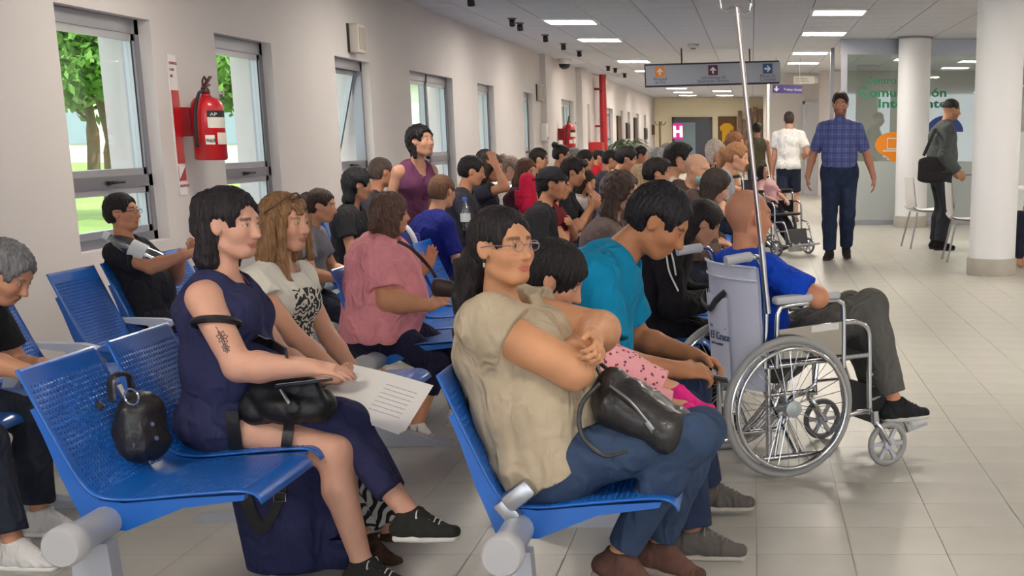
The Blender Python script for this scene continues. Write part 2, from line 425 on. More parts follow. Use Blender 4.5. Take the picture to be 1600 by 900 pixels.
# dark glazed door at the end, with the pink H sign on it
e = at(1050, 183, ENDY); e1 = at(1113, 183, ENDY)
d = empty('door_2', ((e[0]+e1[0])/2, ENDY-.03, 0), kind='structure'); hw_ = (e1[0]-e[0])/2; ht = e[2]
f = MB(); f.bx(-hw_, -hw_+.08, -.06, .06, 0, ht); f.bx(hw_-.08, hw_, -.06, .06, 0, ht); f.bx(-hw_, hw_, -.06, .06, ht-.09, ht); f.build('door_frame', plastic('#4a4644', .5), d)
MB().bx(-hw_+.08, hw_-.08, -.0, .03, 0, ht-.09).build('door_leaf', plastic('#41495a', .35), d)
MB().bx(-hw_+.10, .12, -.03, -.005, .2, ht-.2).build('side_pane', plastic('#7f97a0', .15), d)
# glass partition of the communication centre
GY = 20.9; gx0 = at(1316, 300, GY)[0]
p = empty('glass_partition', (gx0, GY, 0), label='tall framed glass partition with green lettering behind the round columns', cat='partition')
mb = MB(); PWX = 5.2
for x in (0, 1.15, 2.33, 3.5, PWX): mb.bx(x-.045, x+.045, -.05, .05, 0, CEIL-.12)
mb.bx(-.055, PWX+.055, -.06, .06, CEIL-.22, CEIL-.002); mb.bx(-.05, PWX, -.055, .055, .002, .07)
mb.build('frame', M_alu, p)
for x0, x1 in ((0, 1.15), (1.15, 2.33), (2.33, 3.5), (3.5, PWX)): MB().bx(x0+.04, x1-.04, -.006, .006, .06, CEIL-.2).build('pane', glass('partition_glass', '#dfe8e6', gloss=.10, tint=.93), p)
MB().bx(.04, 2.33, -.012, -.0065, .06, .95).build('frosted_film', plastic('#aeb4b4', .5), p)
M_green = plastic('#17805a', .5); M_org = plastic('#e8890c', .45)
def px2p(u, v): q = at(u, v, GY); return (q[0]-gx0, -.012, q[2])
for txt, u, v, uu, b in (('Centro de', 1352, 131, 1420, .0015), ('Comunicación', 1341, 151, 1478, .004), ('Inteligente', 1371, 168, 1478, .004)):
    q0 = px2p(u, v); q1 = px2p(uu, v)
    o = text_mesh(txt, .155 if b > .002 else .13, M_green, p, q0, (R(90), 0, 0), bold=b); wd = o.dimensions.x
    bb = [v_[0] for v_ in o.bound_box]; o.scale = ((q1[0]-q0[0])/(max(bb)-min(bb)), 1.12, 1)
q = px2p(1398, 226)
pts = [(.30*math.cos(a), .19*math.sin(a)) for a in np.linspace(R(-62), R(245), 30)]+[(-.02, -.27)]
mb = MB(); mb.prism(pts, lambda x, z: (q[0]+x, -.016, q[2]+z), lambda x, z: (q[0]+x, -.010, q[2]+z)); ob = mb.build('speech_bubble', M_org, p)
mb = MB()
for a in ((-.12, .16, .085, .1), (-.12, .16, -.07, -.055), (-.12, -.105, -.07, .1), (.145, .16, -.07, .1), (-.18, .22, -.10, -.085)): mb.bx(q[0]+a[0], q[0]+a[1], -.019, -.0165, q[2]+a[2], q[2]+a[3])
mb.build('laptop_outline', M_white, ob)
q = px2p(1476, 205); pts = [(.28*math.cos(a), .24*math.sin(a)) for a in np.linspace(0, math.pi, 20)]
mb = MB(); mb.prism(pts, lambda x, z: (q[0]+x, -.016, q[2]+z-.01), lambda x, z: (q[0]+x, -.010, q[2]+z-.01)); mb.build('blue_bubble', plastic('#27408c', .5), p)
MB().bx(2.36, 3.46, -.012, -.0065, .06, 1.39).build('white_film', plastic('#dcdfe0', .5), p)
# slim door jamb left of the partition
jt = MB(); x = at(1299, 200, 23)[0]; jt.bx(x-.03, x+.03, 22.9, 23.1, 0, CEIL); jt.bx(x+.16, x+.2, 22.9, 23.1, 0, CEIL); jt.build('trim_1', M_alu, kind='structure')
# round columns
for u, v, r_, lb in ((1425, 356, .235, 'white round column in front of the glass partition'), (1555, 432, .225, 'large white round column at the right edge of the photo')):
    q = flr(u, v); c = empty('column', (q[0], q[1]+r_, 0), label=lb, cat='column', group='round white columns')
    MB().lathe([(r_, .16), (r_, CEIL-.03), (r_+.0, CEIL)], 48).build('shaft', mat('column_paint', '#e3e3e6', .5), c)
    MB().lathe([(r_+.018, 0), (r_+.018, .155), (r_+.01, .165)], 48).build('base_ring', mat('column_base', '#a29c93', .6, var=.1), c)
    MB().lathe([(r_+.02, CEIL-.03), (r_+.02, CEIL)], 48).build('collar', M_gap, c)
# ------------------------------------------------------------------ outdoors
MB().bx(-90, WX-TH, -10, 140, -.3, -.1).build('lawn', mat('grass', '#7f9a4a', .9, var=.25, vscale=.6, bump=.3, bscale=30), kind='structure')
MB().bx(WX-TH-1.6, WX-TH, -10, 60, -.1, -.06).build('path', mat('concrete_path', '#c2beb6', .8), kind='structure')
def tree(x, y, h, r, n, label, col, seed):
    rs = np.random.RandomState(seed); t = empty('tree', (x, y, -.1), label=label, cat='tree', group='trees on the lawn outside')
    mb = MB(); mb.tube(smooth_path([(0, 0, 0), (.1, .05, h*.25), (-.05, .1, h*.5), (.05, 0, h*.8)]), [.22]*7+[.16]*6+[.08]*6, 10)
    for k in range(6):
        a = rs.uniform(0, 6.28); z = h*rs.uniform(.3, .5); mb.tube(smooth_path([(0, 0, z), (r*.3*math.cos(a), r*.3*math.sin(a), z+h*.12), (r*.65*math.cos(a), r*.65*math.sin(a), z+h*.2)]), .06, 7)
    mb.build('trunk', mat('bark', '#6b5a48', .9, bump=.6, bscale=12), t)
    c = rs.normal(size=(28, 3)); c = c/np.linalg.norm(c, axis=1)[:, None]*rs.uniform(.3, .85, (28, 1))*np.array([r, r, h*.34])+np.array([0, 0, h*.64])
    w = rs.randint(0, 28, n); P = c[w]+rs.normal(size=(n, 3))*np.array([r, r, h*.3])*.16; q = rs.uniform(.0022, .0045, n)*math.hypot(x, y)
    a = rs.normal(size=(n, 3)); a /= np.linalg.norm(a, axis=1)[:, None]; b = np.cross(a, rs.normal(size=(n, 3))); b /= np.linalg.norm(b, axis=1)[:, None]
    v = np.stack([P-a*q[:, None], P+b*q[:, None]*.5, P+a*q[:, None], P-b*q[:, None]*.5], 1).reshape(-1, 3)
    me = np_mesh('foliage', v, np.arange(4*n).reshape(-1, 4)); link('foliage', me, mat('leaf'+col, col, .6, var=.3, vscale=.8), t, kind='stuff')
tree(-11.2, 24, 4.6, 2.4, 20000, 'near leafy tree seen through the large left window', '#5f8f36', 1)
tree(-24.0, 50, 6.5, 4.2, 12000, 'pale tree with a visible trunk on the far lawn', '#7d9a5a', 2)
tree(-21.5, 59, 7, 3.6, 9000, 'green tree seen through the second window', '#6b9345', 3)
tree(-36, 56, 10, 4.6, 6000, 'tall tree at the far end of the lawn', '#6f9150', 4)
b = empty('low_building', (-26, 75, -.1), label='pale low building beyond the lawn and trees', cat='building')
MB().bx(-30, 22, 0, 8, 0, 4.2).build('walls', mat('building_wall', '#d9d7d2', .8), b); MB().bx(-30.5, 22.5, -.5, 8.5, 4.2, 4.6).build('roof', plastic('#b8b2aa', .8), b)
for k in range(12): MB().bx(-28+k*4, -26+k*4, -.06, 0, 1.0, 2.8).build('window_pane', plastic('#8fa2b0', .2), b)
# ------------------------------------------------------------------ perforated steel benches
M_blue = mat('bench_blue', '#0e59b0', .36, .0, var=.06, vscale=5, coat=.2); M_navyb = mat('bench_blue_dark', '#0d4aa0', .45, .15, var=.05)
M_grey = mat('bench_grey', '#a5a9b4', .4, .35); M_arm = plastic('#c9ccd3', .4)
PROF = smooth_path([(-.185, .76), (-.15, .675), (-.10, .56), (-.055, .468), (-.015, .432), (.06, .424), (.20, .436), (.34, .446), (.385, .438), (.40, .415)], 8)
PL = np.concatenate([[0], np.cumsum([np.linalg.norm(PROF[i+1]-PROF[i]) for i in range(len(PROF)-1)])])
def prof(t):
    t = t*PL[-1]; i = min(max(int(np.searchsorted(PL, t))-1, 0), len(PROF)-2); f = (t-PL[i])/(PL[i+1]-PL[i]); return PROF[i]+(PROF[i+1]-PROF[i])*f
def sheet(w, holes):
    v = []; f = []; nx, nt = (25, 54) if holes else (4, 40)
    g = {}
    for i in range(nx+1):
        for j in range(nt+1):
            x, z = prof(j/nt); yy = -w/2+w*i/nx; c = 0
            g[i, j] = len(v); v.append((x, yy, z))
    for i in range(nx):
        for j in range(nt):
            q = [g[i, j], g[i+1, j], g[i+1, j+1], g[i, j+1]]; t = (j+.5)/nt
            if holes and 1 <= i < nx-1 and ((.06 < t < .46) or (.55 < t < .92)) and not (i in (12,) and False):
                o = .25 if j % 2 else -.25; ii = []
                for a, b in ((.24, .30), (.76, .30), (.76, .70), (.24, .70)):
                    x, z = prof((j+b)/nt); ii.append(len(v)); v.append((x, -w/2+w*(i+a)/nx, z))
                for k in range(4): f.append([q[k], q[(k+1) % 4], ii[(k+1) % 4], ii[k]])
            else: f.append(q)
    me = bpy.data.meshes.new('seat_shell'); me.from_pydata(v, [], f); me.polygons.foreach_set('use_smooth', [True]*len(f))
    me.materials.append(M_blue); return me
SHEET = sheet(.415, True); SHEET2 = sheet(.415, False); SHEET2.materials.clear(); SHEET2.materials.append(M_blue)
def bracket():
    mb = MB(); out = [(-.052, .345), (.05, .345), (.20, .405), (.355, .425), (.36, .44), (.19, .43), (.05, .418), (-.01, .425), (-.045, .455), (-.10, .57), (-.145, .665), (-.16, .66), (-.135, .59), (-.105, .49), (-.075, .41)]
    for d in (1,):
        mb.prism(out, lambda x, z: (x, -.014, z), lambda x, z: (x, .014, z))
    return mb.mesh('side_bracket')
BRK = bracket(); BRK.materials.append(M_blue)
def leg_mesh():
    mb = MB(); mb.prism([(-.045, .34), (.045, .34), (.06, .05), (-.06, .05)], lambda x, z: (x, -.028, z), lambda x, z: (x, .028, z))
    mb.prism([(-.32, 0), (-.32, .018), (-.20, .035), (-.06, .085), (.06, .085), (.22, .035), (.34, .018), (.34, 0)], lambda x, z: (x, -.032, z), lambda x, z: (x, .032, z))
    return mb.mesh('leg')
LEG = leg_mesh(); LEG.materials.append(M_grey)
PITCH = .48; BL = 2.12
bmm = MB(); bmm.tube([(0, .02, .37), (0, BL-.02, .37)], .040, 16); BEAM = bmm.mesh('beam'); BEAM.materials.append(M_grey)
cpm = MB(); cpm.lathe([(.02, 0), (.044, .0), (.05, .008), (.05, .05), (.045, .055)], 24, axis='y'); CAP = cpm.mesh('end_cap'); CAP.materials.append(plastic('#a9a9ad', .5))
ast = MB(); ast.box((.03, 0, .465), (.085, .05, .05), Matrix.Rotation(R(-38), 3, 'Y'), bev=.014); ast.box((.0, 0, .425), (.04, .03, .06), Matrix.Rotation(R(-38), 3, 'Y'), bev=.006); STUB = ast.mesh('arm_socket'); STUB.materials.append(metal('#b4b6bb', .35))
arm = MB(); arm.prism([(-.13, .505), (-.10, .52), (.10, .515), (.16, .50), (.10, .46), (.055, .40), (.02, .40), (.04, .46), (.03, .485)], lambda x, z: (x, -.022, z), lambda x, z: (x, .022, z)); ARM = arm.mesh('armrest'); ARM.materials.append(M_arm)
def bench(x, y, label, holes=True, arms=False, first=0, stub=False):
    b = empty('waiting_bench', (x, y, 0), label=label, cat='bench', group='blue steel waiting benches')
    link('beam', BEAM, None, b); c = link('end_cap', CAP, None, b); c.location = (0, -.035, .37); c = link('end_cap', CAP, None, b); c.location = (0, BL-.02, .37)
    for yy in (.13, 1.5 if holes else 1.8): o = link('leg', LEG, None, b); o.location = (0, yy, 0)
    for k in range(first, 4):
        yc = .20+.2075+PITCH*k
        o = link('seat_shell', SHEET if holes else SHEET2, None, b); o.location = (0, yc, 0); md = o.modifiers.new('thick', 'SOLIDIFY'); md.thickness = .005; md.offset = -1
        for sx in (-1, 1): q = link('side_bracket', BRK, None, b); q.location = (0, yc+sx*.19, 0)
        if stub and k == first: q = link('arm_socket', STUB, None, b); q.location = (-.02, yc-.225, 0)
        if arms: q = link('armrest', ARM, None, b); q.location = (0, yc+PITCH/2, 0)
    return b
AX, BX, CX = -2.79, -1.65, -.586
bench(BX, 3.10, 'blue perforated bench at the lower left under the woman in navy')
bench(CX, 3.03, 'blue perforated bench in the middle foreground under the woman in beige', stub=True)
bench(BX, 5.66, 'blue perforated bench under the woman in the pink shirt')
bench(AX, 3.28, 'blue bench at the left edge under the bent grey-haired man', arms=True, first=1)
bench(AX, 5.48, 'dark blue bench with pale armrests under the man in black', holes=True, arms=True)
bench(CX, 5.60, 'blue bench behind the man in teal, half hidden', False)
k = 0
for rx_, nm in ((AX, 'by the windows'), (BX, 'in the middle row'), (CX, 'in the row next to the aisle')):
    for q, y in enumerate((8.65, 11.2, 13.8, 16.4, 19.0)):
        bench(rx_, y, ['nearest', 'second', 'third', 'fourth', 'farthest'][q]+' of the crowded rear benches '+nm, False)
# ------------------------------------------------------------------ wheelchairs
M_chr = metal('#d2d3d6', .16); M_tyre = plastic('#9b9a98', .55); M_gpl = plastic('#b9bbc2', .5); M_uph = mat('vinyl_grey', '#d9dcee', .5, bump=.05, bscale=60, var=.03)
def ring(c, r, t, n=48, m=8, y=0.): return [(c[0]+r*math.cos(a), y, c[1]+r*math.sin(a)) for a in np.linspace(0, 2*math.pi, n, endpoint=False)]
def wheelchair(x, y, heading, label, iv=True, dark=False, simple=False):
    W = empty('wheelchair', (x, y, 0), R(heading), 1, label, 'wheelchair')
    uph = plastic('#22222a', .6) if dark else M_uph; pad = plastic('#2a2a2e', .6) if dark else plastic('#b9bac0', .55); ty = plastic('#5c5c5e', .6) if dark else M_tyre
    wr = .285
    for s in (-1, 1):
        w_ = empty('drive_wheel', (0, s*.28, wr)); w_.parent = W
        MB().tube(ring((0, 0), wr-.016, 0), .016, 10, closed=True).build('tyre', ty, w_)
        MB().tube(ring((0, 0), wr-.034, 0), .009, 8, closed=True).build('rim', M_chr, w_)
        h = MB(); h.tube(ring((0, 0), wr-.045, 0, y=s*.035), .009, 10, closed=True)
        for a in np.linspace(0, 2*math.pi, 6, endpoint=False): h.tube([((wr-.045)*math.cos(a), s*.035, (wr-.045)*math.sin(a)), ((wr-.036)*math.cos(a), 0, (wr-.036)*math.sin(a))], .004, 6)
        h.build('hand_rim', M_chr, w_)
        h = MB(); h.lathe([(.012, -.05), (.026, -.03), (.026, .03), (.034, .034), (.034, .045), (.012, .052)] if s > 0 else [(.012, .05), (.026, .03), (.026, -.03), (.034, -.034), (.034, -.045), (.012, -.052)], 16, axis='y'); h.build('hub', mat('hub_grey', '#aab4b6', .4, .3), w_)
        sp = MB(); n = 14 if simple else 32
        for k in range(n):
            a = 2*math.pi*k/n; t = a+(.55 if k % 2 else -.55); yy = .022 if (k//2) % 2 else -.022
            sp.tube([(.026*math.cos(t), yy, .026*math.sin(t)), ((wr-.036)*math.cos(a), 0, (wr-.036)*math.sin(a))], .0017, 5)
        sp.build('spokes', M_chr, w_)
        c = empty('caster', (.46, s*.28, .092)); c.parent = W
        MB().tube(ring((0, 0), .08, 0, 32), .013, 8, closed=True).build('tyre', ty if s < 0 else plastic('#6d6d70', .6), c)
        k_ = MB(); k_.lathe([(.012, -.022), (.022, -.018), (.022, .018), (.012, .022)], 14, axis='y')
        for a in np.linspace(0, 2*math.pi, 6, endpoint=False): k_.box((.042*math.cos(a), 0, .042*math.sin(a)), (.07, .014, .016), Matrix.Rotation(-a, 3, 'Y'))
        k_.build('wheel_centre', M_gpl, c)
        f = MB(); f.tube([(-.065, 0, .145), (-.06, 0, .09)], .017, 10)
        for q in (-.022, .022): f.tube([(-.065, q*.4, .10), (-.045, q, .075), (0, q, 0)], .008, 8)
        f.build('fork', M_chr, c)
        # side frame
        g = MB(); yy = s*.235
        g.tube(smooth_path([(-.085, yy, .44), (-.08, yy, .66), (-.085, yy, .80), (-.10, yy, .86)], 4), .0115, 10)
        g.tube([(-.07, yy, .44), (-.065, yy, .08)], .0115, 10)
        g.tube(smooth_path([(-.07, yy, .445), (.15, yy, .452), (.385, yy, .462)], 3), .0115, 10)
        g.tube(smooth_path([(.27, yy, .60), (.33, yy, .597), (.378, yy, .57), (.39, yy, .50), (.395, yy, .30), (.40, yy, .215)], 4), .0115, 10)
        g.tube(smooth_path([(.40, yy, .228), (.33, yy, .225), (.275, yy, .205), (.25, yy, .13), (.215, yy, .08), (.10, yy, .075), (-.09, yy, .075)], 4), .0115, 10)
        g.tube([(-.07, yy, .33), (.10, yy, .335), (.14, yy, .36), (.15, yy, .45)], .009, 8)
        g.tube([(-.04, yy, .078), (.0, yy, .30)], .007, 8); g.tube([(.08, yy, .078), (-.02, yy, .30)], .007, 8)
        g.build('side_frame', M_chr, W)
        a_ = MB(); yy = s*.25; a_.tube(smooth_path([(-.04, yy, .44), (-.04, yy, .62), (-.03, yy, .665), (.0, yy, .683), (.20, yy, .694), (.24, yy, .685), (.258, yy, .65), (.262, yy, .42)], 4), .0105, 10); a_.build('armrest_frame', M_chr, W)
        p_ = MB(); p_.box((.09, yy, .712), (.29, .055, .034), Matrix.Rotation(R(-2.5), 3, 'Y'), bev=.014); p_.build('armrest_pad', pad, W)
        sp_ = MB(); sp_.prism([(-.03, .475), (-.03, .592), (.255, .608), (.257, .475)], lambda x, z: (x, yy-.003, z), lambda x, z: (x, yy+.003, z)); sk = sp_.build('side_panel', metal('#c4c2bd', .12) if not dark else plastic('#333', .4), W)
        if not dark: MB().prism([(.11, .572), (.11, .598), (.235, .604), (.235, .578)], lambda x, z: (x, yy+s*.004, z), lambda x, z: (x, yy+s*.006, z)).build('sticker', plastic('#d8d6d2', .5), sk)
        h_ = MB(); h_.tube(smooth_path([(-.10, s*.235, .855), (-.115, s*.235, .873), (-.15, s*.235, .878)], 4), .0115, 10); h_.build('push_bar', M_chr, W)
        h_ = MB(); h_.tube(smooth_path([(-.14, s*.235, .877), (-.17, s*.235, .877), (-.245, s*.235, .868), (-.25, s*.235, .867)], 3), [.012]+[.019]*9, 12); h_.build('push_handle', pad, W)
        ft = MB(); yy = s*.2; ft.tube(smooth_path([(.40, s*.235, .38), (.45, yy, .382), (.505, yy, .368), (.54, yy, .30), (.60, yy, .14)], 4), .011, 10); ft.tube([(.40, s*.235, .275), (.53, yy, .285)], .008, 8)
        ft.tube([(.60, yy, .15), (.615, yy, .115)], .012, 8); ft.build('footrest_tube', M_chr, W)
        MB().box((.655, s*.11, .125), (.12, .17, .018), Matrix.Rotation(R(-14), 3, 'Y'), bev=.006).build('footplate', M_gpl, W)
    b = MB()
    prf = [(-.082, .345), (-.088, .44), (-.098, .60), (-.108, .76), (-.118, .835)]; n = 12; vs = []; fs = []
    for dx in (-.006, .006):
        for x, z in prf:
            for j in range(n+1): t = j/n*2-1; vs.append((x+dx-.055*(1-t*t), t*.232, z))
    m_ = n+1; L_ = len(prf)*m_
    for i in range(len(prf)-1):
        for j in range(n): a = i*m_+j; fs.append((a, a+1, a+m_+1, a+m_)); fs.append((L_+a, L_+a+m_, L_+a+m_+1, L_+a+1))
    for j in range(n): a = (len(prf)-1)*m_+j; fs.append((a, a+1, L_+a+1, L_+a)); fs.append((j, L_+j, L_+j+1, j+1))
    b.add(vs, fs, True); bk = b.build('back_upholstery', uph, W)
    if not dark:
        bn = MB(); bn.tube([(-.112-.055*(1-t*t)-.008, t*.234, .782) for t in np.linspace(-1, 1, 15)], .004, 6); bn.tube([(-.118-.055*(1-t*t)-.008, t*.234, .835) for t in np.linspace(-1, 1, 15)], .005, 6); bn.build('seam', plastic('#dfe1ec', .5), bk)
        pk = MB(); pk.tube(smooth_path([(-.13, .225, .70), (-.175, .16, .668), (-.205, .02, .655), (-.19, -.01, .69), (-.175, -.06, .725)], 5), .007, 6, flat=2.); pk.build('black_strap', plastic('#26262b', .6), bk)
        ux = lambda y_, z: float(np.interp(z, [p[1] for p in prf], [p[0] for p in prf]))-.055*(1-(y_/.232)**2)-.010
        vs = []; fs = []
        for o_ in (0, -.008):
            for i in range(9):
                for j in range(9): y_ = -.07+.275*j/8; z = .36+.34*i/8+.015*(j/8)*(i/8); vs.append((ux(y_, z)+o_-(.012*math.sin(math.pi*j/8) if i > 4 else 0), y_, z))
        for i in range(8):
            for j in range(8): q_ = i*9+j; fs += [(q_, q_+1, q_+10, q_+9), (81+q_, 81+q_+9, 81+q_+10, 81+q_+1)]
        MB().add(vs, fs, True).build('back_pocket', uph, bk)
        M_ink = plastic('#4b5470', .6); rt = (R(90), 0, R(-85))
        for t_, sz, yy, zz, bo in (('HOSPITAL EL', .022, .07, .575, 0), ('El Cruce', .044, .07, .53, .0003), ('Alta Complejidad', .013, .06, .508, 0)): text_mesh(t_, sz, M_ink, bk, (-.179, yy, zz), rt, bold=bo)
    st = MB(); st.box((.16, 0, .455), (.46, .44, .03), bev=.012); st.build('seat', uph if dark else plastic('#3a3a40', .7), W)
    cx = MB(); cx.tube([(.05, -.235, .09), (.05, .235, .44)], .009, 8); cx.tube([(.05, .235, .09), (.05, -.235, .44)], .009, 8); cx.build('cross_brace', M_chr, W)
    cf = MB(); cf.prism([(.52, .13), (.49, .30), (.50, .30), (.535, .13)], lambda x, z: (x, -.19, z), lambda x, z: (x, .19, z)); cf.build('calf_strap', plastic('#55565a', .7), W)
    if iv:
        p = MB(); p.tube([(-.09, -.262, .72), (-.216, -.262, 1.785)], .0095, 12); po = p.build('iv_pole', metal('#c7b9b6', .2), W)
        p = MB(); p.tube([(-.085, -.262, .66), (-.115, -.262, .93)], .0125, 12); p.build('pole_sleeve', metal('#c9c9cd', .25), po)
        p = MB()
        for a in (20, 200):
            c, s = math.cos(R(a)), math.sin(R(a)); p.tube([(-.218+c*r_, -.262+s*r_, 1.782+z) for r_, z in ((0, 0), (.02, .004), (.05, -.012), (.075, -.006), (.082, .022), (.07, .04))], .0035, 7)
        p.build('bag_hooks', M_chr, po)
    return W
WC = (.023, 5.456, 26.)
wheelchair(*WC, 'chrome wheelchair with grey back panel and drip pole, man in blue in it')
# ------------------------------------------------------------------ hanging signs
M_sg = mat('sign_grey', '#a2a6b3', .4); M_sgd = plastic('#26283a', .5); M_ink = plastic('#3a3f55', .5)
SY = 23.0
a = at(1010, 134, SY); b = at(1220, 97, SY); c = at(1010, 103, SY); sw_, sh_ = b[0]-a[0], c[2]-a[2]
sgn = empty('hanging_sign', (a[0], SY, a[2]), label='long grey hanging direction sign with three coloured arrow squares', cat='sign'); sgn.rotation_euler = (0, R(-1.6), 0)
MB().bx(0, sw_, -.03, .03, 0, sh_).build('panel', M_sg, sgn)
mb = MB(); mb.bx(-.01, sw_-.02, -.04, .04, sh_, sh_+.025); mb.bx(-.01, sw_-.02, -.04, .04, -.03, 0); mb.bx(-.02, 0, -.04, .04, -.03, sh_+.025); mb.build('edge_trim', M_sgd, sgn)
mb = MB(); mb.tube([(.6, 0, sh_), (.6, 0, CEIL-a[2]-.02)], .012, 8); mb.tube([(sw_-.5, 0, sh_), (sw_-.5, 0, CEIL-a[2]-.06)], .012, 8); mb.build('hanger', M_black, sgn)
def arrow(mbx, cx, cz, s, ang, y): 
    pts = [(-.11, -.42), (.11, -.42), (.11, .08), (.30, -.10), (.42, .02), (0, .44), (-.42, .02), (-.30, -.10), (-.11, .08)]
    ca, sa = math.cos(R(ang)), math.sin(R(ang)); P = [(cx+s*(x*ca-z*sa), cz+s*(x*sa+z*ca)) for x, z in pts]
    n = len(P); vs = [(x, y, z) for x, z in P]+[(cx, y, cz)]
    mbx.prism(P, lambda x, z: (x, y-.003, z), lambda x, z: (x, y, z))
for fx, colr, ang, lines in ((.105, '#e78a1c', 0, ('Hospital', 'de Día')), (.50, '#5d2440', 0, ('Laboratorio de', 'Exámenes Clínicos')), (.905, '#2f5d94', -90, ('Mesas de', 'Consultas'))):
    s = sh_*.50; x = sw_*fx; zc = sh_*.68
    sq = MB().box((x, -.033, zc), (s, .006, s)).build('arrow_square', plastic(colr, .5), sgn); m_ = MB(); arrow(m_, x, zc, s*.8, ang, -.037); m_.build('arrow', M_white, sq)
    for k, t in enumerate(lines): text_mesh(t, .068, M_ink, sgn, (x, -.034, sh_*(.25-.17*k)), (R(90), 0, 0), align='CENTER')
a = at(1207, 145, 25.5); b = at(1253, 132, 25.5)
s2 = empty('hanging_sign', (a[0], 25.5, a[2]), label='small purple hanging sign with a white down arrow', cat='sign'); s2.rotation_euler = (0, R(1.5), 0); w2, h2 = b[0]-a[0], b[2]-a[2]
MB().bx(0, w2, -.02, .02, 0, h2).build('panel', plastic('#3b2a75', .45), s2); m_ = MB(); arrow(m_, .07, h2/2, h2*.75, 180, -.022); m_.build('arrow', M_white, s2)
text_mesh('Trabajo Social', .058, M_white, s2, (.2, -.023, h2*.33), (R(90), 0, 0))
m_ = MB(); m_.tube([(.05, 0, h2), (.05, 0, CEIL-a[2])], .004, 6); m_.tube([(w2-.05, 0, h2), (w2-.05, 0, CEIL-a[2])], .004, 6); m_.build('hanger', M_alu, s2)
a = at(1240, 131, 27); b = at(1273, 119, 27)
s3 = empty('hanging_sign', (a[0], 27, a[2]), label='small white hanging sign beside the purple one', cat='sign'); w2, h2 = b[0]-a[0], b[2]-a[2]
MB().bx(0, w2, -.02, .02, 0, h2).build('panel', plastic('#f2efe6', .4), s3); MB().bx(w2, w2+.07, -.02, .02, .02, h2-.02).build('arrow_tab', plastic('#b9b5b5', .5), s3)
m_ = MB(); m_.tube([(.1, 0, h2), (.1, 0, CEIL-a[2])], .004, 6); m_.tube([(w2-.1, 0, h2), (w2-.1, 0, CEIL-a[2])], .004, 6); m_.build('hanger', M_alu, s3)
for k in range(2): text_mesh(('Internación', 'Consultorios')[k], .05, plastic('#b79a80', .5), s3, (.04, -.023, h2*(.58-.33*k)), (R(90), 0, 0))
# ------------------------------------------------------------------ on the left wall
def extinguisher(y, z, label, k=1., big=True):
    e = empty('fire_extinguisher', (WX, y, z), 0, k, label, 'extinguisher', 'wall fire extinguishers'); e.scale = (k*1.1, k*1.15, k*.80)
    c = (.15, 0, 0); r = .088
    MB().lathe([(.02, 0), (r-.01, .0), (r, .012), (r, .40), (r*.95, .43), (r*.75, .465), (.03, .48), (.022, .50)], 28, c).build('cylinder', M_red, e)
    m_ = MB(); m_.lathe([(.02, .49), (.024, .50), (.024, .53), (.016, .545)], 12, c); m_.box((.15, .01, .555), (.02, .11, .014), Matrix.Rotation(R(18), 3, 'X'), bev=.003); m_.box((.15, .03, .59), (.02, .15, .012), Matrix.Rotation(R(38), 3, 'X'), bev=.003); m_.tube([(.15, -.035, .53), (.15, -.03, .60), (.15, .0, .63), (.15, .02, .60)], .006, 6); m_.build('valve_handle', plastic('#4a1d1d', .4), e)
    m_ = MB(); m_.tube(smooth_path([(.15, -.02, .52), (.15, -.09, .50), (.13, -.115, .36), (.12, -.11, .16), (.12, -.10, .10)], 5), .010, 8); m_.build('hose', M_black, e)
    m_ = MB(); m_.lathe([(.018, 0), (.018, .012)], 14, (.245, -.02, .50), 'x'); m_.build('gauge', metal(), e)
    lb_ = MB(); 
    def patch(a0, a1, z0, z1, rr): 
        P0 = [(.15+rr*math.cos(R(a)), rr*math.sin(R(a)), z) for z in (z0, z1) for a in np.linspace(a0, a1, 9)]; return P0, [(i, i+1, i+10, i+9) for i in range(8)]
    lb_.add(*patch(-70, 10, .245, .375, r+.001)); l = lb_.build('label', plastic('#d8d2c6', .6), e)
    m_ = MB(); m_.add(*patch(-70, 10, .325, .375, r+.0018)); m_.build('label_header', M_black, l)
    m_ = MB(); m_.add(*patch(-82, -50, .12, .19, r+.001)); m_.build('number_tag', plastic('#e6e0d8', .6), e)
    m_ = MB(); m_.add(*patch(-40, 20, .12, .21, r+.001)); m_.build('inspection_tag', plastic('#ddd2c8', .6), e)
    if big:
        q = Vector((.15+(r+.003)*math.cos(R(-66)), (r+.003)*math.sin(R(-66)), .14)); text_mesh('063', .034, M_black, e, q+Vector((-.02, -.012, 0)), (R(90), 0, R(24)))
        q = Vector((.15+(r+.004)*math.cos(R(-45)), (r+.004)*math.sin(R(-45)), .335)); text_mesh('AP', .034, M_white, e, q+Vector((-.018, -.018, 0)), (R(90), 0, R(45)))
    MB().bx(.0, .065, -.03, .03, .18, .40).build('wall_bracket', plastic('#9a1720', .5), e)
p1 = at(328, 250, 9.05)
extinguisher(9.02, p1[2]+.0, 'red fire extinguisher on the wall between the first two windows', 1.05)
bp = empty('extinguisher_plate', (WX, 8.93, p1[2]), label='narrow red and white notice plate behind the near extinguisher', cat='wall sign')
MB().bx(.001, .010, -.06, .06, -.22, .66).build('backing', M_white, bp)
MB().bx(.0105, .013, -.055, .055, -.02, .44).build('red_field', M_red, bp); MB().bx(.0105, .013, -.055, .055, -.13, -.035).build('red_strip', plastic('#a92a33', .5), bp)
MB().prism([(-.055, -.035), (-.055, -.12), (.055, -.035)], lambda y, z: (.0135, y, z), lambda y, z: (.014, y, z)).build('white_corner', M_white, bp)
for k, z in enumerate((.60, .56, .52, -.17)): text_mesh(('EXTINTOR', 'CLASE', 'ABC', 'MATAFUEGO')[k], .024, plastic('#96404a', .5), bp, (.011, -.05, z), (R(90), 0, R(90)))
p2 = at(876, 234, 26.6)
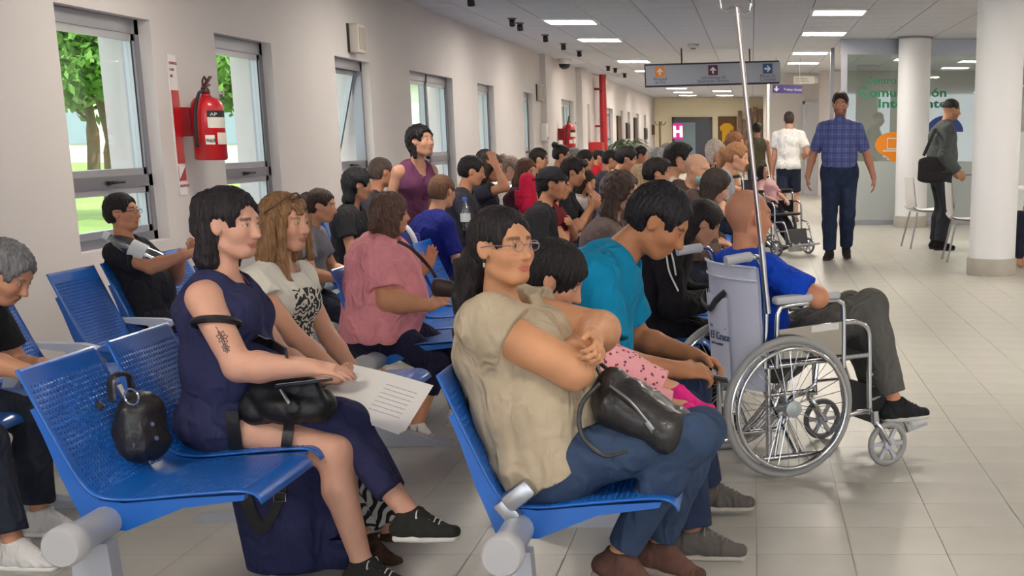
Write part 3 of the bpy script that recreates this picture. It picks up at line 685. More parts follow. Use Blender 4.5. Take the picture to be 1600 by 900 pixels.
extinguisher(26.5, p2[2], 'small-looking red fire extinguisher far down the window wall', 1.25, False)
def wallbox(u, v0, v1, d, wy, label, name, m_, cat):
    y = ww(u); z0 = at(u, v1, y)[2]; z1 = at(u, v0, y)[2]
    e = empty(name, (WX, y, z0), label=label, cat=cat)
    MB().box((d/2, 0, (z1-z0)/2), (d, wy, z1-z0), bev=.012).build('housing', m_, e)
    return e, z1-z0
e, h = wallbox(555, 38, 83, .10, .26, 'cream wall speaker high above the tilted open window', 'wall_speaker', plastic('#c9c1b6', .6), 'speaker'); MB().bx(.1, .104, -.10, .10, .03, h-.03).build('grille', mat('grille', '#b3aba1', .8, bump=.5, bscale=300), e); MB().bx(.0, .02, -.14, -.13, 0, h).build('back_plate', M_black, e)
e, h = wallbox(840, 132, 158, .10, .28, 'second cream wall speaker farther along the window wall', 'wall_speaker', plastic('#c9c1b6', .6), 'speaker'); MB().bx(.1, .104, -.11, .11, .03, h-.03).build('grille', MATS['grille'], e); MB().bx(.0, .02, -.15, -.14, 0, h).build('back_plate', M_black, e)
e, h = wallbox(844, 193, 220, .11, .26, 'white soap dispenser on the wall below the second speaker', 'dispenser', M_white, 'dispenser'); MB().box((.11, 0, .04), (.05, .12, .04), bev=.008).build('push_bar', M_gpl, e)
# red riser pipe with hose cabinet
y = ww(929); rp = empty('riser_pipe', (WX+.2, y, 0), label='vertical red fire riser pipe on the window wall', cat='pipe')
MB().tube([(0, 0, 0), (0, 0, CEIL)], .085, 16).build('pipe', M_red, rp); 
for z in (1.55, 2.4): MB().box((-.09, 0, z), (.2, .22, .05)).build('clamp', plastic('#8e1018', .5), rp)
z1 = at(934, 222, y-1)[2]; hc = empty('hose_cabinet', (WX+.14, y-1.0, .55), label='red fire hose cabinet at the foot of the riser pipe', cat='cabinet')
MB().bx(-.14, .14, -.35, .35, 0, z1-.55).build('box', M_red, hc); MB().bx(.141, .15, -.30, .30, .05, z1-.6).build('door', plastic('#a8141c', .35), hc)
# framed pictures on the far left wall
for u, v0, v1, c, lb in ((945, 178, 219, '#a08f98', 'greyish framed picture nearest the red pipe'), (965, 181, 225, '#6b4a3c', 'brown framed picture, second from the red pipe'), (979, 192, 217, '#4a3f3c', 'small dark framed picture, third from the red pipe'), (991, 184, 224, '#5a4c46', 'tall dark framed picture, fourth from the red pipe'), (1007, 200, 218, '#231f1f', 'black framed picture near the end of the wall'), (1019, 195, 211, '#86543f', 'reddish framed picture at the very end of the wall')):
    y = ww(u); z0 = at(u, v1, y)[2]; z1 = at(u, v0, y)[2]; e = empty('picture', (WX, y, z0), label=lb, cat='picture', group='pictures on the window wall')
    f = MB(); f.bx(.0, .05, -.5, .5, 0, z1-z0); f.build('frame', plastic('#2c2523', .5), e); MB().bx(.051, .056, -.44, .44, .05, z1-z0-.05).build('canvas', mat('canvas'+c, c, .8, var=.3, vscale=4), e)
# end wall: H sign, yellow jersey picture, wooden slats, coat stand, plant
hq = at(1059, 205, ENDY-.2); hs_ = empty('h_sign', (hq[0], ENDY-.12, hq[2]), label='magenta square sign with a white letter H on the dark door', cat='sign')
MB().bx(-.19, .19, -.02, .02, -.29, .29).build('panel', emis('pink_sign', '#d81b9a', .5), hs_)
text_mesh('H', .52, emis('white_sign', '#ffffff', .6), hs_, (0, -.025, -.19), (R(90), 0, 0), align='CENTER', bold=.03)
a = at(1122, 226, ENDY); b = at(1151, 182, ENDY); e = empty('picture', ((a[0]+b[0])/2, ENDY-.02, a[2]), label='framed picture of a yellow jersey on the end wall', cat='picture'); w_, h_ = (b[0]-a[0])/2, b[2]-a[2]
MB().bx(-w_, w_, -.03, .0, 0, h_).build('frame', plastic('#5a3d1e', .5), e); MB().bx(-w_+.04, w_-.04, -.034, -.03, .04, h_-.04).build('canvas', plastic('#6e4a20', .6), e)
MB().prism([(-.20, .1), (.10, .1), (.12, .55), (.22, .5), (.25, .66), (.08, .80), (-.12, .80), (-.29, .66), (-.26, .5), (-.2, .55)], lambda x, z: (x, -.044, z), lambda x, z: (x, -.035, z)).build('yellow_jersey', plastic('#e8b411', .6), e)
for k, (u, v) in enumerate(((1156, 173), (1163, 187), (1171, 169), (1180, 167), (1189, 170), (1196, 181))):
    q = at(u, v, ENDY-.3); e = MB().bx(-.09, .09, -.06, .06, 0, q[2]).build('wooden_post', mat('wood_post', '#7c5c48', .6, var=.2, vscale=10), tag=None) if False else None
    o = MB(); o.bx(-.075, .075, -.06, .06, 0, q[2], bev=.01); o = o.build('wooden_post', mat('wood_post', '#8a6a58', .6, var=.25, vscale=8)); o.location = (min(q[0], .33), ENDY-.3-.14*(k == 5), 0)
    tag(o, ['leftmost', 'shortest', 'third', 'tallest', 'fifth', 'rightmost'][k]+' brown wooden post standing against the end wall', 'post', 'wooden posts at the end wall')
q = at(1031, 190, 46); cs = empty('coat_stand', (q[0], 46, 0), label='slim dark coat stand in front of the cream end wall', cat='coat stand')
MB().tube([(0, 0, .03), (0, 0, q[2])], .035, 10).build('pole', plastic('#5d4a33', .5), cs); m_ = MB()
for k in range(5): a = k*1.257; m_.tube(smooth_path([(0, 0, q[2]-.12), (.14*math.cos(a), .14*math.sin(a), q[2]-.1), (.2*math.cos(a), .2*math.sin(a), q[2]-.0)], 4), .015, 6)
m_.build('hooks', plastic('#6c6a2c', .5), cs); m_ = MB()
for k in range(4): a = k*1.57; m_.tube([(0, 0, .15), (.25*math.cos(a), .25*math.sin(a), .015)], .02, 6)
m_.build('feet', plastic('#5d4a33', .5), cs)
def plant(x, y, h, label, seed):
    rs = np.random.RandomState(seed); e = empty('potted_plant', (x, y, 0), label=label, cat='plant')
    MB().lathe([(.16, 0), (.22, .05), (.25, .42), (.27, .45), (.24, .45), (.22, .40)], 20).build('pot', plastic('#b8b0a4', .6), e)
    st = MB()
    for k in range(30):
        a = rs.uniform(0, 6.28); l = rs.uniform(.35, .65); z = h*rs.uniform(.72, .98); base = V(.05*math.cos(a), .05*math.sin(a), .42); tip = V(l*math.cos(a), l*math.sin(a), z-rs.uniform(0, .28)); mid = V(.3*l*math.cos(a), .3*l*math.sin(a), z)
        P = smooth_path([base, mid, tip], 6); st.tube(P, .006, 5)
        lf = MB(); d = nrm(tip-mid); sd = nrm(np.cross(d, V(0, 0, 1))); vs = []
        for t, w in ((0, .01), (.25, .07), (.5, .085), (.75, .06), (1, .005)): c = mid+(tip-mid)*t+V(0, 0, .10*t*(1-t)); vs += [c-sd*w+V(0, 0, .02), c, c+sd*w+V(0, 0, .02)]
        lf.add(vs, [(3*i+j, 3*i+j+1, 3*i+j+4, 3*i+j+3) for i in range(4) for j in range(2)], True); lf.build('leaf', mat('leaf_%d' % (k % 3), ['#3e5a3c', '#52704a', '#8d9c80'][k % 3], .5), e)
    st.build('stems', plastic('#6f7a55', .6), e)
q = at(982, 222, 34); plant(q[0], 34, q[2]+.1, 'leafy potted plant in front of the window wall, behind the crowd', 5)
# ------------------------------------------------------------------ small things on the ceiling
for k, (u, v) in enumerate(((735, 2), (800, 35), (812, 42), (852, 60), (880, 73), (905, 84), (950, 107), (961, 110), (976, 118))):
    d = ray(u, v); t = (CEIL-.05-EYE)/d[2]; q = d*t
    e = empty('ceiling_spot', (q[0], q[1], CEIL), label='small black ceiling spotlight, number %s from the camera along the window side' % ['one', 'two', 'three', 'four', 'five', 'six', 'seven', 'eight', 'nine'][k], cat='spotlight', group='black ceiling spots'); e.scale = (.72, .72, .72)
    MB().lathe([(.075, 0), (.075, -.02), (.05, -.025)], 14).build('mount', plastic('#55555a', .5), e); m_ = MB(); m_.lathe([(.02, -.02), (.05, -.04), (.055, -.13), (.045, -.135)], 14); o = m_.build('head', M_black, e); o.rotation_euler = (R(25), 0, 0)
d = ray(882, 101); q = d*((CEIL-.1-EYE)/d[2]); e = empty('dome_camera', (q[0], q[1], CEIL), label='white dome camera with dark lens at the ceiling edge', cat='camera'); MB().lathe([(.13, 0), (.14, -.05), (.12, -.09)], 20).build('housing', M_white, e); MB().lathe([(.11, -.09), (.09, -.15), (.04, -.18), (.01, -.185)], 20).build('dome', M_black, e)
d = ray(1083, 72); q = d*((CEIL-.03-EYE)/d[2]); e = empty('smoke_detector', (q[0], q[1], CEIL), label='round white smoke detector on the ceiling above the long sign', cat='detector'); MB().lathe([(.09, 0), (.09, -.03), (.05, -.06)], 20).build('base', M_gpl, e); MB().lathe([(.045, -.055), (.04, -.075), (.01, -.08)], 14).build('sensor', plastic('#77777c', .5), e)
# ------------------------------------------------------------------ white cafe chairs and table on the right
def cafe_chair(x, y, rzv, label):
    c = empty('cafe_chair', (x, y, 0), R(rzv), 1, label, 'chair', 'white chairs on the right'); P = smooth_path([(.22, .43), (.19, .45), (0, .435), (-.17, .455), (-.215, .53), (-.235, .68), (-.25, .84)], 5)
    for nm, rng in (('seat', (0, 18)), ('backrest', (16, len(P)))):
        vs = []; fs = []; pp = P[rng[0]:rng[1]]
        for off in (0, .012):
            for x_, z in pp:
                for j in range(7): t = j/3-1; w_ = .21-.03*max(0, (z-.6))/.25; vs.append((x_+(.035*t*t if z > .5 else 0)+(off if z > .5 else 0), t*w_, z+(.02*t*t if z < .5 else 0)-(off if z <= .5 else 0)))
        n = len(pp)*7
        for i in range(len(pp)-1):
            for j in range(6): a = i*7+j; fs += [(a, a+1, a+8, a+7), (n+a, n+a+7, n+a+8, n+a+1)]
        MB().add(vs, fs, True).build(nm, plastic('#eceae8', .4), c)
    for sx in (-1, 1):
        for fx, tx in ((.15, .21), (-.14, -.23)): MB().tube([(fx, sx*.15, .43), (tx, sx*.20, .0)], .012, 8).build('leg', metal('#a9a9ad', .35), c)
    return c
cafe_chair(2.10, 16.55, 10, 'white plastic chair behind the man with the shoulder bag'); cafe_chair(2.33, 14.75, 0, 'white plastic chair in front of the table, nearest the big column'); cafe_chair(2.9, 14.85, 200, 'white plastic chair half hidden by the big column')
cafe_chair(3.02, 14.0, 175, 'white plastic chair behind the big column at the edge')
t = empty('cafe_table', (2.95, 15.7, 0), label='white round table behind the big column', cat='table'); MB().lathe([(.42, .73), (.43, .735), (.43, .755), (.42, .76)], 32).build('table_top', plastic('#efedec', .35), t); MB().lathe([(.24, 0), (.24, .02), (.04, .04), (.035, .73)], 20).build('pedestal', metal('#b5b5b8', .35), t)
# ------------------------------------------------------------------ people
SKIN = {'light': '#d9a68c', 'mid': '#c98f70', 'tan': '#b67a58', 'dark': '#9a6546', 'pale': '#e2b7a2', 'pink': '#d69a84'}
def rz(a): a = R(a); return np.array([[math.cos(a), -math.sin(a), 0], [math.sin(a), math.cos(a), 0], [0, 0, 1]])
def ry(a): a = R(a); return np.array([[math.cos(a), 0, math.sin(a)], [0, 1, 0], [-math.sin(a), 0, math.cos(a)]])
def rx(a): a = R(a); return np.array([[1, 0, 0], [0, math.cos(a), -math.sin(a)], [0, math.sin(a), math.cos(a)]])
def dirv(p, r=0): return V(math.sin(R(p))*math.cos(R(r)), math.sin(R(r)), math.cos(R(p))*math.cos(R(r)))
def ik(a, t, l1, l2, pole):
    d = t-a; D = np.linalg.norm(d); D2 = min(max(D, abs(l1-l2)+.01), l1+l2-.003); u = nrm(d); t = a+u*D2
    x = (l1*l1-l2*l2+D2*D2)/(2*D2); h = math.sqrt(max(l1*l1-x*x, 0)); p = V(pole); p = nrm(p-u*np.dot(p, u))
    return a+u*x+p*h, t
def arm_preset(name, sg, J, o):
    hz = J['P0'][2]; x0 = J['P0'][0]; sh = J['S'][sg]; c = J['P2']; f = V(1, 0, 0)
    if name == 'lap': return (V(x0+.27, sg*.075, hz+.13), (-.4, sg*.7, -.5), None, (0, 0, -1), .7)
    if name == 'knee': return (V(x0+.38, sg*.11, hz+.12), (-.4, sg*.7, -.5), None, (0, 0, -1), .5)
    if name == 'phone': return (c+V(.25, sg*.055, -.02), (-.2, sg*.8, -1), (.35, -sg*.25, .7), (-.6, -sg*.4, .3), 1.0)
    if name == 'phonelow': return (V(x0+.32, sg*.05, hz+.22), (-.2, sg*.8, -1), (.7, -sg*.35, .25), (0, -sg*.6, .8), .9)
    if name == 'cross': return (c+V(.17+.03*sg, -sg*.07, -.05+.02*sg), (.1, sg*1., -.8), (.1, -sg*1., .15), (-1, 0, 0), .6)
    if name == 'down': return (V(x0+.06, sg*(abs(sh[1])+.075), sh[2]-.535), (-1, sg*.3, 0), (0.12, 0, -1), (0, -sg*1., 0), .45)
    if name == 'chin': return (J['P3']+V(.12, sg*.08, .06), (.3, sg*.7, -1), (0, -sg*.1, 1), (-1, 0, 0), .8)
    if name == 'head': return (J['H']+V(.06, sg*.11, .02), (.6, sg*.6, -.6), (-.4, -sg*.2, 1), (-.3, -sg*1., 0), .3)
    if name == 'rest': return (V(x0+.22, sg*.26, hz+.16), (-.6, sg*.7, -.2), None, (0, 0, -1), .5)
    raise KeyError(name)
def fig(label, X, Y, heading=0., s=1., sex='m', res=.011, seat=.44, lean=-8., slouch=12., roll=0., twist=0., head=(0, 8, 0), fat=1., armfat=1., legfat=1.,
        belly=1., bust=1., arms=None, legs=None, skin='mid', hair=None, top=None, bottom=None, shoes=None, face=True, z0=0., group=None, neck=.08,
        sw=None, wide=1., extra=None, name='person', headfit=None, torso=None, foot=True, mouth=None, cat='person', shfwd=.0, hs=1., lower=True, ll=1., shz=.07):
    hair = hair or {}; arms = arms or {}; legs = legs or {}
    sg_ = {'L': 1, 'R': -1}
    def skeleton(s):
        J = {}
        hz = (seat+.085*s*legfat**.5)/s if seat is not None else .915
        P0 = V(0, 0, hz); d1 = dirv(lean, roll*.5); d2 = dirv(lean+slouch*.45, roll); d3 = dirv(lean+slouch, roll)
        P1 = P0+d1*.19; P2 = P1+d2*.185; P3 = P2+d3*.13
        T = rz(twist); ax = T@V(0, 1, 0); ax = nrm(ax-d3*np.dot(ax, d3)); fw = np.cross(ax, d3)
        J.update(P0=P0, P1=P1, P2=P2, P3=P3, d1=d1, d2=d2, d3=d3, ax=ax, fw=fw)
        w = (sw or (.178 if sex == 'm' else .158))*wide
        J['S'] = {g: P3-d3*shz+ax*g*w+fw*shfwd for g in (1, -1)}
        nd = dirv(lean+slouch+head[1]*.35+6, roll+0); Rm = rz(head[0])@ry(head[1])@rx(head[2])
        nb_ = P3+nd*neck; H = nb_+Rm@V(.022, 0, .098)
        J.update(N=nb_, H=H, Rm=Rm)
        return J
    if headfit is not None:        # (u, v, Y): place the head at this point of the place; the seat keeps its height
        hp = at(*headfit); c, sn = math.cos(R(heading)), math.sin(R(heading))
        for _ in range(12):
            J = skeleton(s); s = s*(hp[2]-z0-(seat or 0)*.999)/(J['H'][2]*s-(seat or 0)) if seat is not None else (hp[2]-z0)/J['H'][2]
            s = min(max(s, .62), 1.16)
        J = skeleton(s); h = J['H']*s
        X = hp[0]-(h[0]*c-h[1]*sn); Y = hp[1]-(h[0]*sn+h[1]*c)
    def px(t):
        if isinstance(t[0], str):
            w = at(*t[1:])-V(X, Y, z0); c, sn = math.cos(R(heading)), math.sin(R(heading)); return V(w[0]*c+w[1]*sn, -w[0]*sn+w[1]*c, w[2])/s
        return V(t)
    J = skeleton(s); P0, P1, P2, P3, d1, d2, d3, ax, fw = (J[k] for k in ('P0', 'P1', 'P2', 'P3', 'd1', 'd2', 'd3', 'ax', 'fw'))
    Y1 = V(0, 1, 0); fem = sex == 'f'
    root = empty(name, (X, Y, z0), R(heading), s, label, cat, group)
    # limbs
    A = {}
    for n, g in sg_.items():
        sp = arms.get(n, 'lap'); sp = arm_preset(sp, g, J, None) if isinstance(sp, str) else sp
        wr, pole, hd, pn, curl = (tuple(sp)+(None, None, .5))[:5] if len(sp) < 5 else sp
        E, W = ik(J['S'][g], px(wr), .285, .25, pole); fd = nrm(W-E); hd = fd if hd is None else nrm(hd)
        pn = V(0, 0, -1) if pn is None else V(pn); pn = nrm(pn-hd*np.dot(pn, hd)); A[g] = (J['S'][g], E, W, hd, pn, curl)
    LG = {}
    for n, g in sg_.items():
        hp_ = P0+V(0, g*.088, -.005)
        sp = legs.get(n)
        if sp is None: sp = (V(.40, g*.11, .085/s), (1, g*.12, .9), (1, g*.25, 0)) if seat is not None else (V(.0, g*.10, .085/s), (1, g*.1, 0), (1, g*.2, 0))
        K, An = ik(hp_, px(sp[0]), .425*ll, .415*ll, sp[1]); LG[g] = (hp_, K, An, nrm(sp[2]))
    J['A'] = A; J['LG'] = LG
    fwd_ = fat; cw = (1+(fat-1)*.6)*(.94 if fem else 1.)*wide; cdp = 1+(fat-1)*.7; hw = fat*(1.05 if fem else .98)
    def torso_p(i, planes=(), k=.05, sh=True):
        L = [prim(P0-d1*.03, P1, (.150*hw+i, .112*fat+i), (.128*fwd_+i, .098*fat*belly+i), Y1, k, planes),
             prim(P1, P2, (.128*fwd_+i, .098*fat*belly+i), (.150*cw+i, .110*cdp+i), nrm(Y1+ax), k, planes),
             prim(P2, P3-d3*.045, (.150*cw+i, .110*cdp+i), (.105*cw+i, .062+i), ax, k, planes)]
        if fat*belly > 1.08: L.append(ell(P1+V(math.cos(R(lean)), 0, -math.sin(R(lean)))*(.045*fat*belly)-d1*.03, ((.105*fat*belly)+i, .14*fat+i, .12*fat+i), None, .06, planes=planes))
        if fem:
            for g in (1, -1): L.append(ell(P2+ax*g*.068*cw+fw*(.072*cdp)+d3*.005, (.062*bust+i, .066*bust+i, .066*bust+i), None, .045, planes=planes))
        if sh:
            for g in (1, -1):
                L.append(prim(P3-d3*.05, A[g][0], .052+i*.8, .05+i*.8, None, .035, planes))
                L.append(prim(J['N']-d3*.06, A[g][0]-ax*g*.03+d3*.015, .03+i*.6, .036+i*.6, None, .03, planes))
        return L
    def butt(i, planes=()): return [ell(P0+V(-.045, g*.07, -.015), (.10*legfat+i, .09*legfat+i, .085*legfat+i), None, .04, planes=planes) for g in (1, -1)]
    def arm_p(g, i, cut=2.0):
        Sx, E, W = A[g][:3]; out = []; ua = .047*armfat; el = .038*armfat; fa = .041*armfat; wr = .027*(armfat**.4)
        if cut <= 1:
            c = Sx+(E-Sx)*cut; out.append(prim(Sx, c+nrm(E-Sx)*.03, ua+i, (ua+(el-ua)*cut)+i*1.25, None, .03, [(c, E-Sx)]))
        else:
            out.append(prim(Sx, E, ua+i, el+i, None, .03)); f = cut-1
            pl = [] if f >= 1 else [(E+(W-E)*f, W-E)]
            m = E+(W-E)*.28
            out.append(prim(E, m, el+i, fa+i, None, .025, pl)); out.append(prim(m, W, fa+i, wr+i, None, .02, pl))
        return out
    def hand_p(g):
        Sx, E, W, f, n, curl = A[g]; t = -g*np.cross(f, n); q = .93 if fem else 1.
        L = [prim(W-f*.01, W+f*.028*q, (.029*q, .021*q), (.037*q, .018*q), t, .02), prim(W+f*.028*q, W+f*.082*q, (.037*q, .018*q), (.040*q, .014*q), t, .012)]
        for off, ln, r in ((.029, .074, .0088), (.0097, .083, .0092), (-.0097, .077, .0088), (-.028, .06, .0078)):
            p = W+f*(.082-abs(off)*.15)*q+t*off*q; a = 0; d = f+t*off*2.2; r = max(r*q, res*.85)
            for fr, bd in ((.45, 32), (.30, 48), (.25, 30)):
                a += curl*bd; dd = nrm(nrm(d)*math.cos(R(a))+n*math.sin(R(a))); e = p+dd*ln*fr*q; L.append(prim(p, e, r, r*.93, None, .006)); p = e; r *= .95
        p = W+f*.022*q+t*.024*q; d1_ = nrm(f*.75+t*.75+n*.25); d2_ = nrm(f*1.0+t*.25+n*(.3+.4*curl)); rr = max(.0115*q, res*.9)
        e = p+d1_*.042*q; L.append(prim(p, e, rr*1.15, rr, None, .012)); L.append(prim(e, e+d2_*.038*q, rr, rr*.85, None, .006))
        return L
    def leg_p(g, i, cut=2., flare=0., kk=.04):
        H, K, An, fd = LG[g]; out = []; th = .086*legfat*(1.04 if fem else 1.); kn = .056*legfat**.7; an = .036
        if cut <= 1:
            c = H+(K-H)*cut; out.append(prim(H, c+nrm(K-H)*.03, th+i, th+(kn-th)*cut+i*1.3+flare, None, kk, [(c, K-H)]))
        else:
            out.append(prim(H, K, th+i, kn+i, None, kk)); f = cut-1; pl = [] if f >= 1 else [(K+(An-K)*f, An-K)]
            m = K+(An-K)*.33; bk = nrm(np.cross(np.cross(An-K, H-K), An-K)) if np.linalg.norm(np.cross(An-K, H-K)) > 1e-3 else V(-1, 0, 0)
            out.append(prim(K, m+bk*.012, kn+i, .055*legfat**.8+i, None, .03, pl)); out.append(prim(m+bk*.012, An, .055*legfat**.8+i, an+i+flare, None, .025, pl))
        return out
    def foot_p(g):
        H, K, An, fd = LG[g]; up = nrm(V(0, 0, 1)-fd*fd[2]); sd = np.cross(up, fd)
        f = .68 if shoes else 1.; z = .085/s; b = An-up*z
        return [prim(An, b+up*.04-fd*.025, .036, .032*f, None, .02), prim(An-up*.02*f, b+fd*.11+up*.032, (.034*f, .034*f), (.042*f, .02*f), sd, .02),
                prim(b+fd*.10+up*.026, b+fd*(.155 if not shoes else .13)+up*.022, (.042*f, .018*f), (.036*f, .015*f), sd, .015)]
    Hc, Rm = J['H'], J['Rm']
    def hp(x, y, z): return Hc+Rm@(V(x, y, z)*hs)
    Mh = Rm.T
    def head_p():
        L = [ell(hp(-.014, 0, .03), (.096*hs, .075*hs, .088*hs), Mh, .02), ell(hp(.028, 0, -.03), (.064*hs, .059*hs, .078*hs), Mh, .03),
             ell(hp(.052, 0, -.084), (.030*hs, .034*hs, .024*hs), Mh, .02), prim(hp(.0, .046, -.062), hp(.05, .02, -.09), .02*hs, .018*hs, None, .02), prim(hp(.0, -.046, -.062), hp(.05, -.02, -.09), .02*hs, .018*hs, None, .02)]
        L.append(prim(J['P3']-d3*.03-fw*.01, hp(-.022, 0, -.04), (.056 if not fem else .048)*max(fat, 1)**.5, .05 if not fem else .045, None, .03))
        if face:
            L += [prim(hp(.070, .03, .03), hp(.070, -.03, .03), .016*hs, None, None, .02)]
            for g in (1, -1): L.append(ell(hp(.094, g*.032, .010), (.012, .019, .012), Mh, .012, sub=True))
            L += [prim(hp(.086, 0, .012), hp(.106, 0, -.026), .0085*hs, .0115*hs, None, .012), ell(hp(.093, 0, -.030), (.014, .0175, .009), Mh, .008)]
            for g in (1, -1): L.append(ell(hp(.055, g*.038, -.022), (.028, .022, .022), Mh, .025)); L.append(ell(hp(.0765, g*.0315, .009), (.0125, .0135, .0115), Mh, .003))
            L += [ell(hp(.0855, 0, -.0545), (.0095, .023, .0058), Mh, .006), ell(hp(.083, 0, -.0655), (.0105, .020, .0066), Mh, .005), ell(hp(.094, 0, -.0598), (.006, .02, .0012), Mh, .003, sub=True)]
        for g in (1, -1):
            Me = (Rm@rz(-g*22)@ry(-10)).T
            L += [ell(hp(-.006, g*.079, -.002), (.019*hs, .0075*hs, .031*hs), Me, .006)]
            if res < .009: L += [ell(hp(.0, g*.086, .002), (.010, .005, .018), Me, .004, sub=True)]
        return L
    # ---- skin body: one continuous mesh
    cl = -.007
    tp = torso or {}
    B = torso_p(cl if top else 0)+(butt(cl) if lower else [])
    for g in (1, -1):
        B += arm_p(g, 0)
        if lower: B += leg_p(g, cl if (bottom and bottom.get('len', 2) >= 1.9) else 0)
        if foot and lower: B += foot_p(g)
    B += head_p()
    for g in (1, -1): B += hand_p(g)
    v, q = sdf_mesh(B, res)
    base = np.array(lin(SKIN.get(skin, skin))[:3]); col = np.tile(base, (len(v), 1))
    if face and len(v):
        l = (v-Hc)@Rm/hs
        def paint(m, c, a=1.): col[m] = col[m]*(1-a)+np.array(lin(c)[:3])*a
        ax_, ay, az = l[:, 0], np.abs(l[:, 1]), l[:, 2]; front = (ax_ > .05) & (ay < .06) & (np.abs(az) < .13)
        rd = ((ax_-.07)/.04)**2+((ay-.04)/.025)**2+((az+.02)/.022)**2; paint(front & (rd < 1), '#c0604c', .12)
        mo = mouth or ('#b05a52' if fem else '#a8614f')
        paint(front & (ax_ > .072) & (((ay)/.024)**2+((az+.06)/.0125)**2 < 1), mo, .7)
        hc_ = hair.get('col', '#2a2422'); bz = .031-.18*np.maximum(ay-.035, 0)
        paint(front & (np.abs(az-bz) < .005) & (ay > .014) & (ay < .05), hair.get('brow', hc_), .75)
        ed = ((ay-.0315)/.0125)**2+((az-.009)/.0058)**2
        paint(front & (ed < 1.25) & (ax_ > .07), '#5a3428', .55); paint(front & (ed < .8) & (ax_ > .07), '#cdbfb6', 1.)
        paint(front & (ax_ > .07) & ((ay-.0315)**2+(az-.009)**2 < .0052**2), '#2a1a14', 1.)
        if hair.get('beard'): paint((ax_ > .0) & (az < -.035) & (az > -.125) & (ay < .068) & ~((ay < .026) & (az > -.072) & (az < -.045)), hair['beard'], hair.get('bd', .45))
        if hair.get('stubble'):
            cap_ = (az > .0+.55*np.maximum(ax_-.02, 0)) & (ax_ < .068) & ~((ax_ > -.03) & (az < .035) & (ay > .06)) & (np.linalg.norm(l, axis=1) < .16)
            paint(cap_ | ((ax_ < -.035) & (az > -.06) & (az < .1)), hair['stubble'], hair.get('sd', .5))
    link('body', np_mesh('body', v, q, col), skinm(), root)
    # ---- clothes
    if top:
        i = top.get('loose', .019); hem = top.get('hem', -.06); pl = [(P0+d1*hem, -d1+V(0, 0, -.001))]; T_ = torso_p(i, pl)+(butt(i+.004, pl) if hem < .02 else [])
        sl = top.get('sleeve', .55)
        if top.get('straps'):
            T_ = torso_p(i, pl, sh=False)+butt(i+.004, pl)
            for g in (1, -1): T_.append(prim(P2+ax*g*.09*cw, A[g][0]-ax*g*.07+d3*.03-fw*.005, (.06, .10), (.04, .05), ax, .04))
        else:
            for g in (1, -1): T_ += arm_p(g, i+top.get('sl', 0.), sl)
        nr = top.get('neck', .066); nd = nrm(J['N']-P3)
        T_.append(prim(P3+nd*.0+fw*.012, P3+nd*.25+fw*.02, nr, nr+.05, None, .008, sub=True))
        if top.get('vneck'): T_.append(prim(P3+fw*.10-d3*(.07+top['vneck']), P3+fw*.05+d3*.02, .012, .07, None, .006, sub=True))
        if top.get('collar'):
            T_.append(prim(P3+nd*.0, P3+nd*.03+fw*.012, .066, .064, None, .012)); T_.append(prim(P3-nd*.05, P3+nd*.2+fw*.02, .052, .056, None, .006, sub=True))
        if top.get('hood'): T_.append(ell(P3-fw*.085+d3*.01, (.06, .12, .07), np.array([fw, ax, d3]), .03))
        v, q = sdf_mesh(T_, top.get('res', max(res, .0065)), folds(top.get('folds', .007), sum(map(ord, label)) % 999))
        m = top['mat'] if 'mat' in top else cloth(top['col'])
        J['top'] = link(top.get('name', 'shirt'), np_mesh('shirt', v, q), m, root)
    if bottom:
        i = bottom.get('loose', .010); ln = bottom.get('len', 1.95); wp = [(P0+d1*bottom.get('waist', .09), d1)]
        L = [prim(P0-d1*.03, P1, (.150*hw+i, .112*fat+i), (.128*fwd_+i, .098*fat*belly+i), Y1, .05, wp)]+butt(i, wp)
        for g in (1, -1): L += leg_p(g, i, ln, bottom.get('flare', .008))
        if bottom.get('skirt'): L += bottom['skirt'](J)
        v, q = sdf_mesh(L, bottom.get('res', max(res, .0065)), folds(bottom.get('folds', .004), sum(map(ord, label)) % 777))
        link(bottom.get('name', 'trousers'), np_mesh('trousers', v, q), bottom.get('mat') or cloth(bottom['col']), root)
    if shoes and foot and lower:
        for g in (1, -1):
            H, K, An, fd = LG[g]; up = nrm(V(0, 0, 1)-fd*fd[2]); sd = np.cross(up, fd); b = An-up*(.085/s)
            rr = max(min(res, .006), .004) if res < .01 else res
            U = [prim(b-fd*.045+up*.045, b+fd*.05+up*.045, (.037, .035), (.042, .033), sd, .02), prim(b+fd*.05+up*.04, b+fd*.158+up*.034, (.043, .03), (.040, .024), sd, .02),
                 prim(An+fd*.02-up*.012, b+fd*.10+up*.045, .040, .032, None, .02), prim(b-fd*.02+up*.05, An+up*(.015 if not shoes.get('high') else .05), .042, .043, None, .02, [(An+up*(.012 if not shoes.get('high') else .05), up)])]
            v, q = sdf_mesh(U, rr); so = link('shoe', np_mesh('shoe', v, q), cloth(shoes.get('col', '#2a2a2c'), .3), root)
            Sx = [prim(b-fd*.05+up*.014, b+fd*.06+up*.014, (.042, .017), (.047, .017), sd, .006), prim(b+fd*.06+up*.014, b+fd*.165+up*.016, (.048, .016), (.042, .015), sd, .006)]
            v, q = sdf_mesh(Sx, rr); link('sole', np_mesh('sole', v, q), plastic(shoes.get('sole', '#1c1c1e'), .6), so)
            if shoes.get('laces'):
                mb = MB()
                for a in range(5):
                    c = b+fd*(.045+a*.017)+up*(.108-a*.0083); mb.tube([c-sd*.022-up*.006, c+up*.004, c+sd*.022-up*.006], .0028, 6)
                for g2 in (1, -1): c = b+fd*.04+up*.108; mb.tube(smooth_path([c, c+sd*g2*.03+up*.012, c+sd*g2*.045-up*.012, c+sd*g2*.02-up*.006]), .0022, 6)
                mb.build('laces', cloth(shoes['laces'], .1), so)
